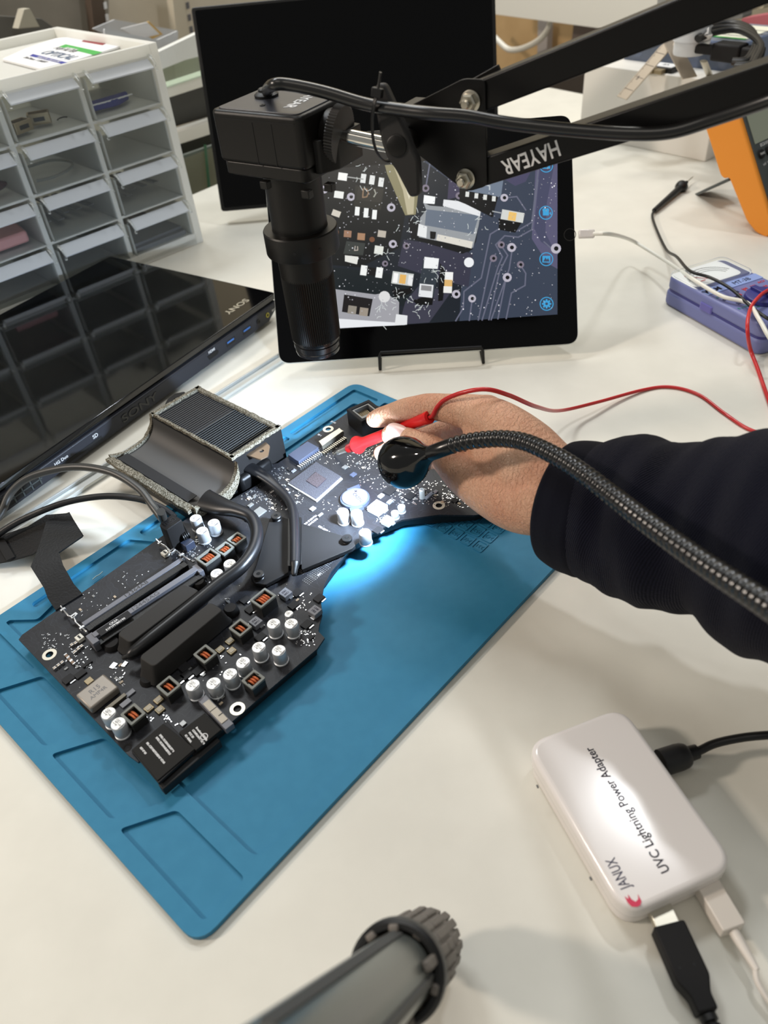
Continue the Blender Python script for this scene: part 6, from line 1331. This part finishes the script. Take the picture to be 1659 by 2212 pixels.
# ================================================================ things beyond the bench
el = Vector((.68, .73, 0)).normalized(); eo = Vector((-el.y, el.x, 0)); er = Vector((.56, -.83, 0)).normalized(); eo2 = Vector((-er.y, er.x, 0))
E0 = Vector((-26, 132.7, 0)); E1 = Vector((43.1, 177.6, 0))
def bgpoly(nm, pts, org, nrm, off, th, m, parent=None, lab=None, cat=None, r=0):
    Q = org+nrm*off; xx = Vector((nrm.y, -nrm.x, 0)); F_ = frame(Q, xx, Y=(0, 0, 1)); Fi = F_.inverted(); q = [tuple((Fi @ isect(x, y, Q, nrm)).to_2d()) for x, y in pts]
    s_ = 1 if F_.to_3x3().col[2].dot(nrm) > 0 else -1
    mb = MB(F_); mb.prism(rpoly(q, r) if r else q, 0, th*s_); o_ = obj(nm, mb, m, parent, bev=.05 if th > .3 else 0)
    if lab: tag(o_, lab, cat)
    return o_
sf = thing('wall_shelf_frame', E0+eo*14+el*4-Vector((0, 0, 0)), 'white two-rail shelf frame with dark backing behind the cabinet', 'shelf frame')
bgpoly('rail', [(300, 232), (300, 207), (560, 122), (560, 148)], E0, eo, 10, 3, rail_m, sf); bgpoly('rail', [(300, 340), (300, 312), (560, 228), (560, 256)], E0, eo, 10, 3, rail_m, sf)
bgpoly('dark_panel', [(290, 300), (290, 215), (560, 140), (560, 220)], E0, eo, 13.5, 1, darkslot, sf); bgpoly('dark_panel', [(300, 380), (300, 320), (560, 240), (560, 280)], E0, eo, 13.5, 1, darkslot, sf)
bgpoly('glass_pane', [(300, 210), (300, 165), (560, 60), (560, 125)], E0, eo, 9.8, .6, glassm, sf)
bgpoly('glass_pane', [(290, 480), (290, 372), (560, 278), (560, 430)], E0, eo, 9.8, .6, glassm, sf)
mb = MB(); q = [isect(x, y, E0+eo*9.4, eo) for x, y in ((443, 312), (452, 405))]; mb.beam(q[0], q[1], .25, .5, up=(1, 0, 0)); obj('glass_edge', mb, mat('glass_green', (60, 110, 78), .2), sf)
bgpoly('bubble_wrap', [(330, 118), (430, 70), (470, 60), (470, 112), (400, 130), (350, 150)], E0, eo, 9, 1.2, mat('wrap_white', (232, 234, 230), .25, spec=.6, bump=(1.2, 1.0)), None, 'strip of shiny bubble wrap behind the top of the drawer cabinet', 'bubble wrap')
bgpoly('lower_wall_panel', [(200, 560), (200, 380), (640, 260), (640, 460)], E0, eo, 20, 2, tan_m, None, 'tan panel seen through the glass pane left of the monitor', 'panel')
ca_m = mat('cream_panel', (214, 205, 186), .7, var=(.05, 8)); gry = mat('grey_brown_panel', (150, 144, 132), .7, var=(.05, 14))
bgpoly('cream_wall_panel', [(205, 240), (205, -60), (640, -160), (640, 160)], E0, eo, 52, 2, ca_m, None, 'cream coloured wall panel behind the storage tray', 'panel')
bgpoly('grey_brown_panel', [(-60, 300), (-60, -60), (235, -60), (235, 240)], E0, eo, 50, 2, gry, None, 'grey-brown board behind the upper left of the cabinet', 'panel')
for k, (x0, x1, lb) in enumerate(((203, 232, 'dark slotted steel upright at the upper left'), (380, 410, 'pale slotted steel upright left of the monitor'))):
    m_ = mat('upright%d' % k, (92, 78, 66) if k == 0 else (214, 206, 186), .5, .3)
    u_ = bgpoly('slotted_upright', [(x0-14, -60), (x1-14, -60), (x1+16, 200), (x0+16, 200)], E0, eo, 46, 2, m_, None, lb, 'upright')
    for j in range(6): bgpoly('slot', [(x1-12+j*4, -20+j*26), (x1-6+j*4, -22+j*26), (x1-4+j*4, -8+j*26), (x1-10+j*4, -6+j*26)], E0, eo, 45.8, .3, paper if k == 0 else ink_grey, u_)
tr_ = thing('storage_tray', E0+eo*34, 'translucent plastic tray holding envelopes behind the cabinet', 'tray')
bgpoly('tray_front', [(225, 62), (340, 86), (385, 66), (384, 100), (345, 120), (230, 110)], E0, eo, 30, .3, frost, tr_, r=.3); bgpoly('tray_back', [(200, 62), (248, 42), (385, 66), (375, 92), (240, 80)], E0, eo, 40, .3, frost, tr_, r=.3)
for k, (pts, m_, lb) in enumerate((([(262, 62), (318, 48), (345, 74), (300, 84)], paper, 'white printed envelope lying in the translucent tray'), ([(300, 62), (322, 46), (352, 74), (330, 84)], mat('manila', (214, 178, 108), .6), 'manila coloured card behind the white envelope in the tray'))):
    bgpoly('envelope', pts, E0, eo, 33+k*2, .3, m_, None, lb, 'envelope')
bgpoly('dark_bin', [(-60, 90), (-60, 30), (90, 40), (120, 62), (60, 90)], E0, eo, 40, 3, mat('bin_grey', (100, 98, 92), .6), None, 'dark grey bin blurred behind the left end of the cabinet', 'bin')
bgpoly('paper_bag', [(40, 62), (52, 20), (64, 18), (86, 58)], E0, eo, 36, 2, mat('bag_pale', (186, 180, 162), .6), None, 'pale paper bag peak standing in front of the dark bin', 'bag')
# right hand far side
bgpoly('white_shelf', [(1060, 30), (1060, -80), (1420, -80), (1420, 30), (1300, 62)], E1, eo2, 24, 3, rail_m, None, 'white shelf panel at the top behind the arm', 'shelf')
bgpoly('cardboard_panel', [(1040, 190), (1040, -40), (1330, -40), (1330, 240)], E1, eo2, 40, 2, tan_m, None, 'tan cardboard sheet hanging below the white shelf', 'cardboard')
bgpoly('pale_post', [(1160, 140), (1162, 30), (1184, 30), (1180, 140)], E1, eo2, 36, 2, mat('post_grey', (176, 170, 168), .5), None, 'pale vertical post in front of the cardboard', 'post')
mb = MB(); mb.tube(smooth_path([isect(x, y, E1+eo2*30, eo2) for x, y in ((1050, 60), (1078, 90), (1100, 107), (1130, 104), (1165, 86), (1185, 60), (1192, 30))], 6), .7, 10); tag(obj('white_hose', mb, whitewire), 'white cord hanging in a loop under the shelf', 'cord')
bgpoly('dark_slab', [(1170, 200), (1190, 170), (1280, 150), (1280, 215)], E1, eo2, 20, 2, mat('dk_brown', (58, 50, 42), .7), None, 'dark brown slab behind the white carton', 'box')  # plain dark brown slab filling the dark region behind the carton
bgpoly('grey_box', [(1230, 130), (1240, 40), (1360, 60), (1480, 10), (1480, 130)], E1+er*10, eo2, 34, 3, mat('mauve_grey', (110, 98, 92), .7), None, 'dull brown box partly hidden behind the upper arm', 'box')
for k, (pts, c_, lb) in enumerate((([(1600, 40), (1659, 30), (1720, 40), (1720, 75), (1610, 70)], (176, 92, 100), 'dusky pink plastic bag at the top right corner'), ([(1620, 90), (1659, 70), (1720, 80), (1720, 140), (1630, 130)], (222, 220, 214), 'crumpled white plastic bag right of the cord'), ([(1480, 50), (1490, 0), (1600, -20), (1605, 40)], (128, 128, 124), 'grey storage bin behind the coiled cord'), ([(1600, 10), (1608, -30), (1650, -30), (1650, 20)], (196, 186, 160), 'beige packet above the pink bag'))):
    bgpoly('plastic_bag' if 'bag' in lb else 'storage_box', pts, E1+er*30, eo2, 12+k*3, 3, mat('far_%d' % k, c_, .5, bump=(.6, .6)), None, lb, 'bag' if 'bag' in lb else 'box', r=.6)
